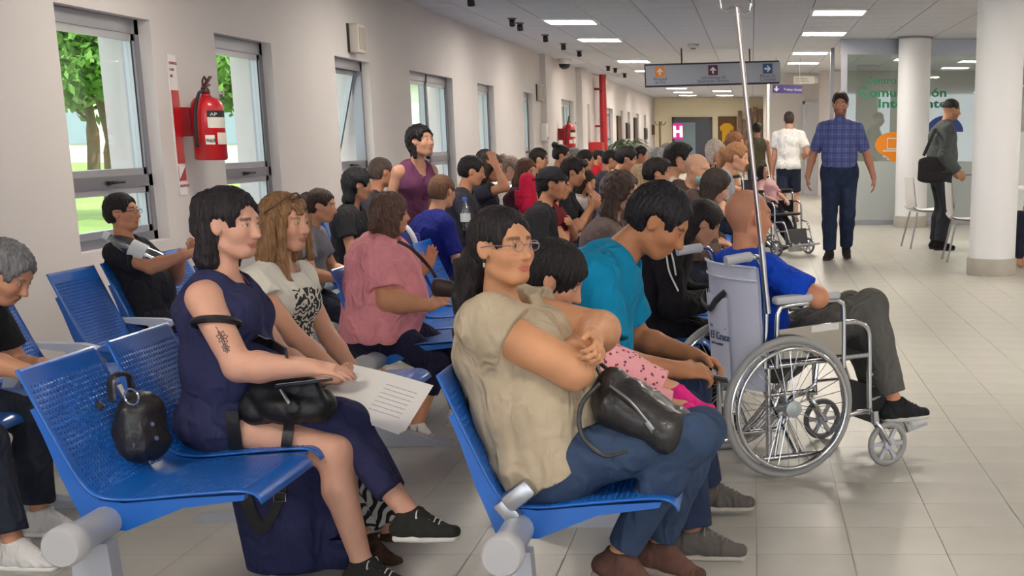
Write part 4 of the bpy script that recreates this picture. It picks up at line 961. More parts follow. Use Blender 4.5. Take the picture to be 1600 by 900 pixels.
    # ---- hair
    st = hair.get('style')
    if st:
        th = hair.get('th', .013); f = hair.get('fring', 0.); up_ = Rm@V(0, 0, 1)
        low = hair.get('low', -.055)
        pl = [(hp(0, 0, low), -up_)]
        L = [ell(hp(-.014, 0, .032), (.096*hs+th, .075*hs+th, .088*hs+th), Mh, .02, planes=pl), ell(hp(-.05, 0, -.01), (.06*hs+th*.6, .062*hs+th*.5, .075*hs), Mh, .03, planes=pl)]
        if st in ('quiff', 'fringe'): L.append(ell(hp(.045, 0, .095), (.06, .062, .035), Mh, .03))
        fx = hair.get('face', (.118, -.036, .09, .084, .120)); subs = [ell(hp(fx[0]-f, 0, fx[1]), (fx[2], fx[3], fx[4]), Mh, .02, sub=True)]
        if st in ('short', 'quiff', 'buzz', 'pony', 'bun') or hair.get('ear'):
            for g in (1, -1): subs.append(ell(hp(.014, g*.096, -.026), (.050, .042, .060), Mh, .012, sub=True))
        if st == 'fringe': subs = [ell(hp(.125, 0, -.06), (.08, .08, .10), Mh, .02, sub=True)]
        L2 = []
        P_ = lambda a, b, ra, rb=None, k=.025: L2.append(prim(hp(*a), hp(*b), ra, rb, Rm@V(0, 1, 0), k))
        if st == 'bob': P_((-.045, 0, .0), (-.045, 0, -.13), (.09, .06), (.085, .05)); [P_((-.0, g*.075, .0), (-.01, g*.08, -.11), .03, .026) for g in (1, -1) if not hair.get('ear')]
        if st == 'long':
            ln = hair.get('length', .3); P_((-.05, 0, .0), (-.07, 0, -.12), (.088, .055), (.095, .045)); P_((-.07, 0, -.12), (-.085, 0, -ln), (.095, .045), (.075, .03))
            for g in (1, -1):
                if not hair.get('ear'): P_((-.01, g*.07, .01), (-.03, g*.085, -.14), .03, .03)
        if st == 'pony': b = hair.get('base', .03); P_((-.105, 0, b), (-.135, 0, b-.02), .026, .03); P_((-.135, 0, b-.02), (-.135, 0, b-.12), .034, .03); P_((-.135, 0, b-.12), (-.11, 0, b-.12-hair.get('length', .14)), .03, .014)
        if st == 'bun': b = hair.get('base', .075); L2.append(ell(hp(-.105, 0, b), (.04, .045, .042), Mh, .012))
        for a, b, ra, rb in hair.get('locks', ()): L2.append(prim(hp(*a), hp(*b), ra, rb, Rm@V(0, 1, 0), .02))
        hpv = Hc.astype(np.float32); Rf = Rm.astype(np.float32); amp = hair.get('amp', .0028); curly = hair.get('curly', 0.); fq = hair.get('fq', 26.)
        def hn(P):
            l = (P-hpv)@Rf; az = np.arctan2(l[..., 1], l[..., 0]+.02); o = amp*(np.sin(az*fq+3*np.sin(l[..., 2]*24)+l[..., 0]*40)+.6*np.sin(az*fq*2.3+l[..., 2]*31))
            if curly: o = o+curly*np.sin(l[..., 0]*95+2*np.sin(l[..., 2]*50))*np.sin(l[..., 1]*90+1)*np.sin(l[..., 2]*85)
            return o
        v, q = sdf_mesh(L+subs+L2, hair.get('res', max(min(res, .008), .0045)), hn)
        link('hair', np_mesh('hair', v, q), hairm(hair['col']), root)
    if hair.get('glasses'):
        mb = MB()
        for g in (1, -1):
            mb.tube([hp(.103-.012*math.cos(a)**2*0, g*.032+.021*math.cos(a), .006+.0155*math.sin(a)) for a in np.linspace(0, 2*math.pi, 18, endpoint=False)], .0016, 6, closed=True)
            mb.tube([hp(.100, g*.053, .010), hp(.04, g*.078, .012), hp(-.01, g*.084, .008)], .002, 6)
        mb.tube([hp(.103, .009, .01), hp(.108, 0, .012), hp(.103, -.009, .01)], .002, 6)
        mb.build('glasses', plastic(hair['glasses'], .3), root)
    J['root'] = root; J['hp'] = hp; J['s'] = s; J['Mh'] = Mh
    if extra: extra(J, root)
    return J
def toworld(J, p):
    r = J['root']; a = r.rotation_euler[2]; p = V(p)*J['s']; c, s = math.cos(a), math.sin(a)
    return V(p[0]*c-p[1]*s+r.location[0], p[0]*s+p[1]*c+r.location[1], p[2]+r.location[2])

def decal(ob, test, m, name='print', off=.003):
    """a printed patch lying on a garment"""
    me = ob.data; n = len(me.vertices); v = np.empty(n*3, np.float32); me.vertices.foreach_get('co', v); v = v.reshape(-1, 3)
    nn = np.empty(n*3, np.float32); me.vertices.foreach_get('normal', nn); nn = nn.reshape(-1, 3)
    q = np.empty(len(me.polygons)*4, np.int32); me.loops.foreach_get('vertex_index', q); q = q.reshape(-1, 4)
    ok = test(v, nn); qq = q[ok[q].all(1)]
    if not len(qq): return None
    u, inv = np.unique(qq, return_inverse=True)
    return link(name, np_mesh(name, v[u]+nn[u]*off, inv.reshape(-1, 4)), m, ob)

def surf(J, u, v, off=.004, rad=9.):
    """point just in front of this figure's surface, as seen along the ray through (u, v)"""
    r = J['root']; a = r.rotation_euler[2]; c, s = math.cos(a), math.sin(a); k = J['s']; best = None
    if 'wv' not in J:
        A = []
        for ch in r.children:
            if ch.type != 'MESH': continue
            x = np.empty(len(ch.data.vertices)*3, np.float32); ch.data.vertices.foreach_get('co', x); A.append(x.reshape(-1, 3))
        P = np.concatenate(A)*k; P = np.stack([P[:, 0]*c-P[:, 1]*s+r.location[0], P[:, 0]*s+P[:, 1]*c+r.location[1], P[:, 2]+r.location[2]], 1)
        ct, st = math.cos(TILT), math.sin(TILT); z = P[:, 2]-EYE; d = P[:, 1]*ct-z*st; J['wv'] = (P, PU+FPX*P[:, 0]/d, PV-FPX*(P[:, 1]*st+z*ct)/d)
    P, U, W_ = J['wv']; m = (U-u)**2+(W_-v)**2 < rad*rad
    if not m.any(): return None
    return at(u, v, P[m, 1].min()-off)
def surf_path(J, pts, off=.004, rad=9., back=None):
    out = [surf(J, u, v, off, rad) for u, v in pts]; ok = [p for p in out if p is not None]
    if not ok: return []
    last = ok[0]
    for i, p in enumerate(out):
        if p is None: out[i] = at(pts[i][0], pts[i][1], last[1])
        last = out[i]
    return out
# ------------------------------------------------------------------ the people in the foreground
NR = .006
def denim(c): return wrinkle(mat('denim'+c, c, .85, bump=.3, bscale=500, var=.22, vscale=7, spec=.2), 11, .5)
def swirl(key, c0, c1, sc, dist):
    m = bpy.data.materials.new(key); m.use_nodes = True; N = m.node_tree.nodes; L = m.node_tree.links; b = N['Principled BSDF']; b.inputs['Roughness'].default_value = .9
    t = N.new('ShaderNodeTexCoord'); w = N.new('ShaderNodeTexWave'); w.inputs['Scale'].default_value = sc; w.inputs['Distortion'].default_value = dist; w.inputs['Detail'].default_value = 1; w.inputs['Detail Scale'].default_value = 1.2
    r = N.new('ShaderNodeValToRGB'); r.color_ramp.elements[0].position = .45; r.color_ramp.elements[1].position = .55; r.color_ramp.elements[0].color = lin(c0); r.color_ramp.elements[1].color = lin(c1)
    L.new(t.outputs['Object'], w.inputs[0]); L.new(w.outputs[0], r.inputs[0]); L.new(r.outputs[0], b.inputs['Base Color']); return m
def plaid(key, base, d, l):
    m = bpy.data.materials.new(key); m.use_nodes = True; N = m.node_tree.nodes; L = m.node_tree.links; b = N['Principled BSDF']; b.inputs['Roughness'].default_value = .9
    t = N.new('ShaderNodeTexCoord'); prev = None
    for ax, s in (('Y', 13), ('Z', 13), ('Y', 34), ('Z', 34)):
        w = N.new('ShaderNodeTexWave'); w.bands_direction = ax; w.inputs['Scale'].default_value = s/6.28*2; L.new(t.outputs['Object'], w.inputs[0])
        mx = N.new('ShaderNodeMix'); mx.data_type = 'RGBA'; mx.inputs[7].default_value = lin(d if s < 20 else l)
        mt = N.new('ShaderNodeMath'); mt.operation = 'MULTIPLY'; mt.inputs[1].default_value = .62 if s < 20 else .14; L.new(w.outputs['Fac'], mt.inputs[0]); L.new(mt.outputs[0], mx.inputs[0])
        if prev is None: mx.inputs[6].default_value = lin(base)
        else: L.new(prev, mx.inputs[6])
        prev = mx.outputs[2]
    L.new(prev, b.inputs['Base Color']); return m
def spots(key, base, dot, sc):
    m = bpy.data.materials.new(key); m.use_nodes = True; N = m.node_tree.nodes; L = m.node_tree.links; b = N['Principled BSDF']; b.inputs['Roughness'].default_value = .9
    t = N.new('ShaderNodeTexCoord'); v = N.new('ShaderNodeTexVoronoi'); v.inputs['Scale'].default_value = sc; r = N.new('ShaderNodeValToRGB'); r.color_ramp.elements[0].position = .26; r.color_ramp.elements[1].position = .32
    r.color_ramp.elements[0].color = lin(dot); r.color_ramp.elements[1].color = lin(base); L.new(t.outputs['Object'], v.inputs[0]); L.new(v.outputs['Distance'], r.inputs[0]); L.new(r.outputs[0], b.inputs['Base Color']); return m

# woman in the navy dress
def navy_extra(J, root):
    P0 = J['P0']; H, K, An, fd = J['LG'][1]; Hr, Kr, Ar, _ = J['LG'][-1]
    L = [prim(P0-J['d1']*.05, P0+J['d1']*.12, (.185, .145), (.165, .135), (0, 1, 0), .05), ell(P0+V(-.04, 0, -.02), (.13, .19, .11), None, .05),
         prim(H, K, .108, .082, None, .05), prim(K, K+(An-K)*.80, (.085, .075), (.075, .05), None, .04, [(K+(An-K)*.74, An-K)]),
         prim(Hr+V(.03, 0, .02), Hr+(Kr-Hr)*.75+V(0, .05, .06), .095, .055, None, .05),
         prim(Hr+V(.12, .05, -.03), V(.14, .0, .04), (.15, .045), (.12, .03), (1, 0, 0), .04), prim(Hr+V(.27, .07, -.03), V(.29, .05, .03), (.12, .04), (.14, .025), (1, .1, 0), .04)]
    v, q = sdf_mesh(L, .0065, folds(.011, 5, 38, (1, 1, .25))); link('dress_skirt', np_mesh('dress_skirt', v, q), cloth('#2e3052'), root)
    # tattoo on the upper arm, necklace-thin
    Sx, E, W = J['A'][-1][:3]; u = nrm(E-Sx); out = nrm(V(.35, -1, .1)-u*np.dot(V(.35, -1, .1), u)); sd = np.cross(u, out)
    def skin_pt(t, a): c = Sx+(E-Sx)*t; d = out*math.cos(a)+sd*math.sin(a); return c+d*(.0605+(.0492-.0605)*t)
    rs = random.Random(3); mb = MB()
    for t0, a0, L_ in ((.66, .0, .10), (.80, .1, .07)):
        for k in range(7):
            th_ = k*.9+.3; c_, s_ = math.cos(th_), math.sin(th_)
            for sg in (1, -1): mb.tube([skin_pt(t0+L_*(x*c_-sg*.22*math.sin(math.pi*x)*s_), a0+3.4*L_*(x*s_+sg*.22*math.sin(math.pi*x)*c_)) for x in np.linspace(.1, 1, 7)], .0014, 5)
    mb.tube([skin_pt(.5, .05), skin_pt(.65, .0), skin_pt(.85, .06)], .0013, 5)
    tag(mb.build('tattoo', plastic('#54484a', .8), root), label='dark line tattoo of leaves', kind='stuff')
    mb = MB(); P3 = J['P3']; f, a = J['fw'], J['ax']
    mb.tube(smooth_path([P3+a*.06-f*.02+V(0, 0, .012), P3+a*.055+f*.05, P3+f*.115-V(0, 0, .075), P3-a*.055+f*.05, P3-a*.06-f*.02+V(0, 0, .012)], 6), .0012, 5); mb.build('necklace', metal('#d8c9a0', .3), root)
JN = fig('woman in a navy sleeveless dress with a tattooed arm, legs crossed', 0, 0, 0, .95, 'f', NR, lean=-3, slouch=12, headfit=(362, 352, 3.97), head=(-16, 4, 0), fat=1.2, armfat=1.28, legfat=1.08, skin='#cf9c85', bust=1.05,
    arms={'R': (('px', 486, 574, 3.74), (-.3, -.5, -1), (1, .05, -.12), (.1, .3, -1), .35), 'L': (('px', 505, 590, 4.05), (-.2, .6, -1), (1, -.25, 0), (0, -.4, 1), .8)},
    legs={'R': (('px', 566, 880, 3.86), (1, -.1, .9), (1, -.2, 0)), 'L': (('px', 640, 802, 3.86), (1, .0, .9), (1, -.12, .02))},
    hair=dict(style='long', col='#241d22', length=.13, th=.017, ear=1, face=(.124, -.028, .094, .085, .124), curly=.003, locks=[((-.05, -.07, -.02), (-.05, -.06, -.13), .032, .036), ((-.08, -.03, .06), (-.11, -.02, -.02), .05, .04), ((-.05, .07, -.02), (-.05, .06, -.13), .03, .034)]),
    top=dict(col='#2e3052', straps=1, loose=.014, hem=-.05, neck=.085, vneck=.03, name='dress_top'), shoes=dict(col='#33322f', sole='#d8d4cc', laces='#dcdad4'), extra=navy_extra)
# woman in white t-shirt
M_swirl = swirl('swirl_print', '#d2ccbe', '#2b2927', 20, 12); M_zebra = swirl('zebra_trousers', '#c9c6c2', '#1d1c1e', 9, 6)
def shades(J, root):
    hp = J['hp']; mb = MB()
    for g in (1, -1):
        mb.tube([hp(.075+.012*math.sin(a), g*.034+.026*math.cos(a), .118+.014*math.sin(a)) for a in np.linspace(0, 6.28, 16, endpoint=False)], .004, 6, closed=True)
        mb.tube([hp(.07, g*.06, .118), hp(.02, g*.088, .08), hp(-.03, g*.092, .05)], .003, 6)
    mb.tube([hp(.08, .008, .122), hp(.08, -.008, .122)], .004, 6); mb.build('sunglasses', plastic('#5c4238', .3), root)
    P2, f, a = J['P2'], J['fw'], J['ax']
    decal(J['top'], lambda v, n: (np.abs((v-P2)@a+.0) < .105) & (((v-P2)@J['d3']) < .065) & (((v-P2)@J['d3']) > -.16) & ((n@f) > .25), M_swirl, 'swirl_print')
JW = fig('woman in a white t-shirt with a swirl print and sunglasses on her head', 0, 0, -14, .95, 'f', NR, lean=0, slouch=10, headfit=(446, 350, 4.52), head=(-6, 2, 0), fat=1.0, skin='#cf9a80',
    arms={'R': (('px', 535, 590, 4.3), (-.2, -.5, -1), (1, .2, -.1), (0, .2, -1), .5), 'L': (('px', 560, 590, 4.55), (-.2, .6, -1), (1, -.2, 0), (0, 0, 1), .6)},
    legs={'R': (('px', 590, 872, 4.12), (1, 0, .9), (1, -.3, 0)), 'L': (('px', 620, 850, 4.35), (1, .1, .9), (1, -.2, 0))},
    hair=dict(style='long', col='#8b6747', length=.2, th=.014, fring=.012, locks=[((.045, -.075, .02), (.035, -.075, -.12), .02, .018), ((.035, -.075, -.12), (.06, -.06, -.24), .018, .012), ((.05, .072, .02), (.06, .075, -.14), .02, .016), ((.06, .02, .085), (.095, -.02, .05), .022, .012)]),
    top=dict(col='#d9d5ca', sleeve=.3, loose=.022, neck=.075, name='t_shirt'), bottom=dict(mat=M_zebra, len=1.9, loose=.02), shoes=dict(col='#4a352c', sole='#2b211d'), extra=shades)
# grey-haired man bent over at the left edge
fig('grey-haired man bent forward at the left edge, in black with white sneakers', 0, 0, 0, 1., 'm', .0065, lean=26, slouch=26, headfit=(8, 428, 4.25), head=(-4, 34, 0), skin='#b98468',
    arms={'R': (('px', 70, 590, 4.02), (-.2, -.6, -1), (.9, .2, -.3), (0, .3, -1), .8), 'L': (('px', 70, 570, 4.3), (-.2, .6, -1), (.9, -.2, -.3), (0, -.2, -1), .8)},
    legs={'R': (('px', 22, 850, 4.05), (1, -.1, .9), (1, -.12, 0)), 'L': (('px', 62, 800, 4.4), (1, .1, .9), (1, .0, 0))},
    hair=dict(style='short', col='#6f6e70', th=.018, amp=.003), top=dict(col='#232327', sleeve=.7, name='t_shirt'), bottom=dict(mat=denim('#2c303d'), len=1.88, loose=.018), shoes=dict(col='#dcd9d6', sole='#e4e2de', laces='#eceae6'))
# man in black t-shirt on the rear-left bench
def bottle_at(p, label, capc='#d8d8da'):
    e = empty('water_bottle', p, 0, 1, label, 'bottle'); MB().lathe([(.02, 0), (.032, .004), (.033, .03), (.030, .06), (.033, .09), (.033, .13), (.024, .165), (.013, .185), (.013, .20)], 18).build('bottle_body', glass('pet_plastic', '#dde6e8', gloss=.25, tint=.85, rough=.15), e)
    MB().lathe([(.034, .06), (.034, .115)], 18).build('bottle_label', plastic('#cfd3d4', .6), e); MB().lathe([(.016, .195), (.016, .215), (.012, .218)], 14).build('bottle_cap', plastic(capc, .5), e); return e
JB = fig('man with glasses in a black t-shirt leaning back on the rear-left bench', 0, 0, 0, 1., 'm', .007, lean=-20, slouch=8, headfit=(192, 333, 6.35), head=(-4, -4, 0), fat=1.15, armfat=1.1, skin='#bd8467',
    arms={'R': (('px', 292, 398, 6.15), (-.1, -.6, -1), (.8, .3, .3), (0, .4, -1), .9), 'L': (('px', 285, 395, 6.45), (-.1, .6, -1), (.7, -.3, .3), (0, -.3, 1), .9)},
    hair=dict(style='short', col='#1f1a1b', glasses='#2a2426'), top=dict(col='#24252b', sleeve=.62, name='t_shirt', vneck=.0), bottom=dict(col='#2a2c36'), shoes=dict(col='#2b2b2e'))
b = bottle_at(at(258, 392, 6.2)-V(.02, 0, .05), 'clear water bottle held by the man in the black t-shirt'); b.rotation_euler = (0, R(-62), R(10)); b.scale = (1.25, 1.25, 1.25)
# woman in beige, arms crossed
def beige_extra(J, root):
    hp = J['hp']; P = smooth_path([hp(-.08, -.02, -.02), hp(-.12, -.03, -.10), hp(-.13, -.04, -.22), hp(-.10, -.07, -.36), hp(-.06, -.10, -.48)], 5); L = [prim(P[i], P[i+1], .052 - .0012*i, .051-.0012*i, None, .03) for i in range(len(P)-1)]
    c0 = hp(-.1, -.04, -.2).astype(np.float32)
    def hn(Q): return .006*np.sin(Q[..., 2]*48+3*np.sin(Q[..., 0]*40)+Q[..., 1]*30)+.003*np.sin(Q[..., 0]*150+Q[..., 1]*120+np.sin(Q[..., 2]*20)*3)
    v, q = sdf_mesh(L, .005, hn); link('loose_ponytail', np_mesh('loose_ponytail', v, q), hairm('#1d1719'), root)
    mb = MB(); c = hp(-.095, -.035, -.05); mb.box(c, (.02, .02, .075), bev=.006); mb.build('hair_clip', plastic('#8f8f92', .4), root)
    mb = MB(); c = hp(.0, -.082, -.04); mb.tube([c, c+V(0, -.004, -.012)], .004, 8); mb.build('earring', metal('#e0dcd0', .2), root)
JG = fig('woman with glasses in a beige blouse sitting with her arms crossed', 0, 0, -6, .96, 'f', NR, lean=-26, slouch=20, headfit=(786, 388, 3.42), head=(-30, -3, 0), fat=1.34, armfat=1.55, shz=.045, legfat=1.15, ll=1.1, bust=1.25, belly=1.04, skin='#c08a66',
    arms={'R': (('px', 900, 535, 3.47), (1, -.8, -.55), (-.1, 1, .2), (-1, 0, 0), .5), 'L': (('px', 926, 528, 3.30), (1, .5, -.2), (.45, -.8, -.3), (-.7, -.5, -.5), 1.15)},
    legs={'R': (('px', 968, 866, 3.34), (1, -.02, .9), (.85, -.2, -.30)), 'L': (('px', 1030, 850, 3.62), (1, .05, .9), (.9, -.1, -.2))},
    hair=dict(style='pony', base=-.02, length=.05, col='#1d1719', th=.012, glasses='#7d6a72', face=(.124, -.03, .094, .085, .126)), top=dict(col='#ab9c86', sleeve=.27, loose=.022, neck=.074, sl=.004, hem=-.05, folds=.009, name='blouse'),
    bottom=dict(mat=denim('#34445e'), len=1.93, loose=.008, folds=.003), shoes=dict(col='#5b4038', sole='#8d8078'), extra=beige_extra)
# girl leaning between them
M_pinkl = spots('pink_leggings', '#e3a0a6', '#7c3f50', 42)
fig('girl with dark hair and pink spotted leggings leaning between two adults', 0, 0, -10, .66, 'f', .0055, lean=-12, slouch=34, roll=-8, headfit=(866, 436, 3.82), head=(10, 30, 0), bust=.2, legfat=1.45, ll=.86, hs=1.22, skin='#c48f72',
    arms={'R': 'lap', 'L': 'lap'}, legs={'R': (('px', 1066, 640, 3.74), (.6, -.4, 1), (1, -.3, .25)), 'L': (('px', 1052, 610, 3.95), (.6, .2, 1), (1, -.1, .1))},
    hair=dict(style='bob', col='#1b1618', th=.02, ear=1), top=dict(col='#b58d93', sleeve=.6, name='t_shirt'), bottom=dict(mat=M_pinkl, len=1.86, loose=.024, name='leggings'), shoes=dict(col='#e02f86', sole='#d42a7c'))
# man in teal
JT = fig('man in a teal t-shirt bowing his head over his phone', 0, 0, -4, 1., 'm', NR, lean=12, slouch=24, headfit=(1030, 347, 4.32), head=(-4, 36, 0), fat=1.12, armfat=1.12, skin='#a8714f',
    arms={'R': (('px', 1062, 578, 4.18), (-.3, -.6, -1), (1, .45, -.1), (0, .5, -.8), .9), 'L': (('px', 1085, 556, 4.46), (-.3, .6, -1), (1, -.15, -.35), (0, -.5, -.9), .9)},
    legs={'R': (('px', 1085, 834, 4.16), (1, -.05, .9), (1, -.05, 0)), 'L': (('px', 1105, 762, 4.66), (1, .08, .9), (1, .0, 0))},
    hair=dict(style='short', col='#17151a', th=.014, amp=.003), top=dict(col='#0a7fa8', sleeve=.72, loose=.02, folds=.009, name='t_shirt'), bottom=dict(mat=denim('#26304a'), len=1.93, loose=.016), shoes=dict(col='#5c5754', sole='#a8a097', laces='#77716c'))
# man in the wheelchair
wx, wy, wh = WC
def wl2w(x, y, z): c, s = math.cos(R(wh)), math.sin(R(wh)); return V(wx+x*c-y*s, wy+x*s+y*c, z)
q = wl2w(.05, 0, 0)
JC = fig('bald man in a blue t-shirt sitting in the chrome wheelchair', q[0], q[1], wh, .9, 'm', NR, seat=.385, lean=-22, slouch=10, headfit=(1170, 341, 5.52), head=(4, 4, 0), fat=1.06, wide=1.1, armfat=1.25, skin='#d08e6d', neck=.07, ll=1.17, hs=1.14, legfat=1.1,
    arms={'R': (('px', 1262, 452, 5.50), (.7, -1, -.5), (.2, 1, -.1), (-.9, 0, -.3), .5), 'L': (('px', 1255, 455, 5.62), (.3, 1, 0), (0, -1, 0), (-1, 0, 0), .5)},
    legs={'R': (('px', 1398, 628, 5.50), (.6, -.05, 1), (1, -.16, .04)), 'L': (('px', 1375, 622, 5.72), (.6, .08, 1), (1, .1, .02))},
    hair=dict(stubble='#7d5f52', sd=.35, col='#6b5146'), top=dict(col='#1446bd', sleeve=.82, loose=.02, folds=.009, name='t_shirt'), bottom=dict(col='#5f5d5a', len=1.9, loose=.022), shoes=dict(col='#2a2a2c', sole='#cfccc6', laces='#1d1d1f'))
# woman in pink
def pink_extra(J, root):
    hp = J['hp']; mb = MB(); mb.tube([hp(-.10+.022*math.cos(a)*.3, -.05+.024*math.cos(a), -.0+.024*math.sin(a)) for a in np.linspace(0, 6.28, 14, endpoint=False)], .006, 6, closed=True); mb.build('hair_tie', plastic('#6d5a58', .6), root)
JP = fig('heavy woman in a pink t-shirt seen from behind, hands raised', 0, 0, 4, .98, 'f', .0065, lean=2, slouch=12, headfit=(612, 335, 6.02), head=(28, 2, 0), fat=1.85, armfat=1.75, legfat=1.35, skin='#c98f6d', bust=1.3,
    arms={'R': (('px', 672, 478, 5.86), (-.5, -.5, -1), (.8, .5, .3), (0, .7, -.4), .4), 'L': (('px', 668, 416, 6.25), (0, .7, -1), (.35, -.1, .8), (0, -1, .1), .25)},
    legs={'R': (('px', 652, 665, 5.9), (1, -.1, .8), (.7, -.5, 0)), 'L': (('px', 712, 640, 6.2), (1, .1, .8), (.8, -.2, 0))},
    hair=dict(style='bob', col='#5c4238', th=.022, curly=.006, locks=[((-.09, -.0, -.0), (-.12, -.02, -.08), .05, .035)]), top=dict(col='#e2929b', sleeve=.75, loose=.024, hem=-.09, folds=.010, name='t_shirt'), bottom=dict(col='#22233a', len=1.45, loose=.012), shoes=dict(col='#d5d1ca', sole='#e2dfd8', laces='#3b3b44'), extra=pink_extra)
# ------------------------------------------------------------------ the seated crowd
MR = .011
def crowd(label, u, v, Y, **k):
    d = dict(res=MR if Y < 9 else (.0135 if Y < 13 else .018), lean=-2, slouch=16, head=(0, 10, 0), top=dict(col='#2b2c33'), bottom=dict(col='#2c2f3d'), shoes=dict(col='#2d2c2e'), hair=dict(style='short', col='#1d191a')); d.update(k)
    return fig(label, 0, 0, headfit=(u, v, Y), **d)
T_ = lambda c, **k: dict(dict(col=c, name='t_shirt'), **k); H_ = lambda st, c, **k: dict(dict(style=st, col=c), **k)
crowd('woman with a blond ponytail in a grey t-shirt near the first windows', 503, 322, 7.25, sex='f', lean=10, slouch=14, fat=1.1, armfat=1.15, hair=H_('pony', '#3a2a22', base=.02, length=.26, th=.009, locks=[((-.10, 0, .0), (-.15, 0, -.14), .04, .03), ((-.11, .03, .03), (-.15, .06, -.02), .05, .04)]), top=T_('#77777f', sleeve=.6), skin='#c48c6d', arms={'R': 'knee', 'L': 'knee'})
crowd('man with spiky black hair and a dark shirt beside the tilted window', 560, 290, 8.4, hair=H_('long', '#17171c', length=.12, th=.022, ear=1), top=T_('#2a2a2e'), skin='#b98468', head=(18, 6, 0))
crowd('person with a short-cropped head behind the spiky-haired man', 597, 270, 9.6, hair=H_('buzz', '#5a4a44', th=.006), top=T_('#4a4a52'), head=(40, 6, 0))
fig('dark-haired woman in a purple sleeveless top half standing by the windows', 0, 0, -38, .9, 'f', MR, seat=None, lean=22, slouch=10, headfit=(658, 222, 8.9), head=(10, -8, 0), skin='#c9967c', fat=1.05, arms={'R': 'down', 'L': 'down'}, hair=H_('short', '#171416', th=.02, curly=.006, locks=[((-.03, -.07, 0), (-.02, -.075, -.11), .025, .014), ((-.03, .07, 0), (-.02, .075, -.11), .025, .014), ((-.07, 0, -.02), (-.07, 0, -.09), .05, .04)]), top=dict(col='#6f3f5f', straps=1, vneck=.06, name='vest'), bottom=dict(col='#2a2a33'), shoes=dict())
JV = crowd('man in a dark blue shirt seen from behind, hair thinning on top', 692, 300, 7.95, heading=42, head=(14, 6, 0), lean=4, hair=H_('short', '#6d4c38', th=.012), fat=1.2, top=T_('#1d2470', sleeve=.8), skin='#c08b6e')
crowd('young man with black hair and a dark grey t-shirt in the middle rows', 738, 268, 9.8, top=T_('#3d3d48', sleeve=.7), head=(8, 12, 0), arms={'R': 'phonelow', 'L': 'phonelow'})
crowd('person with one hand raised to the brow', 768, 262, 10.6, hair=H_('bob', '#4a382f'), sex='f', top=T_('#3b3a44'), arms={'R': 'head', 'L': 'lap'}, head=(-10, 16, 0))
crowd('old woman in white with her grey hair in a bun', 797, 264, 11.6, sex='f', hair=H_('bun', '#8d7a6e'), top=T_('#e2dcd6'), head=(5, 22, 0), skin='#cf9f88')
crowd('girl with brown hair in a dark maroon top', 823, 268, 11.0, sex='f', hair=H_('long', '#5b3a30', length=.2), top=T_('#4a2a35'), head=(-30, 14, 0))
def cap_extra(J, root):
    hp, Mh = J['hp'], J['Mh']; up = J['Rm']@V(0, 0, 1)
    L = [ell(hp(-.012, 0, .04), (.115, .096, .098), Mh, .02, planes=[(hp(0, 0, .035), -up)]), prim(hp(-.09, 0, .04), hp(-.16, 0, .022), (.07, .008), (.055, .006), J['Rm']@V(0, 1, 0), .01)]
    v, q = sdf_mesh(L, .008); link('cap', np_mesh('cap', v, q), cloth('#2b2a31'), root)
crowd('man in a black t-shirt with a black cap worn backwards', 864, 288, 8.5, head=(-4, 4, 0), lean=6, slouch=14, skin='#b47d5f', hair=H_('short', '#1b1718', th=.008), top=T_('#2a292e', sleeve=.75), arms={'R': 'lap', 'L': 'lap'}, extra=cap_extra, bottom=dict(col='#6f6a66'))
crowd('heavy person in a dark red t-shirt with folded arms', 874, 292, 9.3, fat=1.3, armfat=1.3, sex='f', hair=H_('bob', '#2a1d1b'), top=T_('#6e1f28', sleeve=.5), arms={'R': 'cross', 'L': 'cross'}, skin='#c98e6c')
crowd('young man with curly black hair and a chain necklace, holding a phone', 897, 270, 10.1, hair=H_('quiff', '#221b1a', th=.018, curly=.008), top=T_('#26262b', sleeve=.7), arms={'R': 'phone', 'L': 'phone'}, head=(-6, 14, 0), skin='#bb8464')
crowd('person with dark hair raising both hands to the face', 917, 285, 10.9, hair=H_('bob', '#2c201d'), sex='f', arms={'R': 'chin', 'L': 'chin'}, top=T_('#c9beb8'), head=(-20, 18, 0))
JL = crowd('woman with long curly brown hair and glasses behind the teal man', 972, 302, 6.75, sex='f', res=.008, hair=H_('long', '#4b3832', length=.34, th=.018, curly=.008, glasses='#3a3032'), top=T_('#6e5f5c', sleeve=1.4), head=(-4, 8, 0), lean=4, skin='#b98a72')
crowd('person in a bright red top far back by the red pipe', 936, 245, 19.5, top=T_('#c4202e', sleeve=1.5), hair=H_('short', '#1f1819'))
crowd('man with short black hair in a blue-grey shirt', 980, 249, 12.9, top=T_('#565a68', sleeve=1.2), head=(0, 18, 0), lean=6)
crowd('woman with short blond hair', 1004, 278, 10.4, sex='f', hair=H_('bob', '#b79d7c', th=.016), top=T_('#7b6a62', sleeve=1.5))
crowd('person with tousled dark hair in front of the tall dark-haired man', 1027, 272, 9.6, hair=H_('quiff', '#231c1d', th=.018, curly=.005), top=T_('#33303a', sleeve=1.5), head=(4, 8, 0))
crowd('tall man with thick black hair in the aisle row', 1061, 249, 10.9, hair=H_('quiff', '#1a1617', th=.026, curly=.004), top=T_('#c9b8ae', sleeve=.7), head=(0, 6, 0), skin='#bf8c70')
def mask_extra(J, root):
    hp, Mh = J['hp'], J['Mh']
    L = [ell(hp(.046, 0, -.052), (.068, .064, .054), Mh, .01, planes=[(hp(.03, 0, 0), -(J['Rm']@V(1, 0, 0)))])]; v, q = sdf_mesh(L, .008, folds(.003, 2, 120)); link('face_mask', np_mesh('face_mask', v, q), cloth('#8fc0c4'), root)
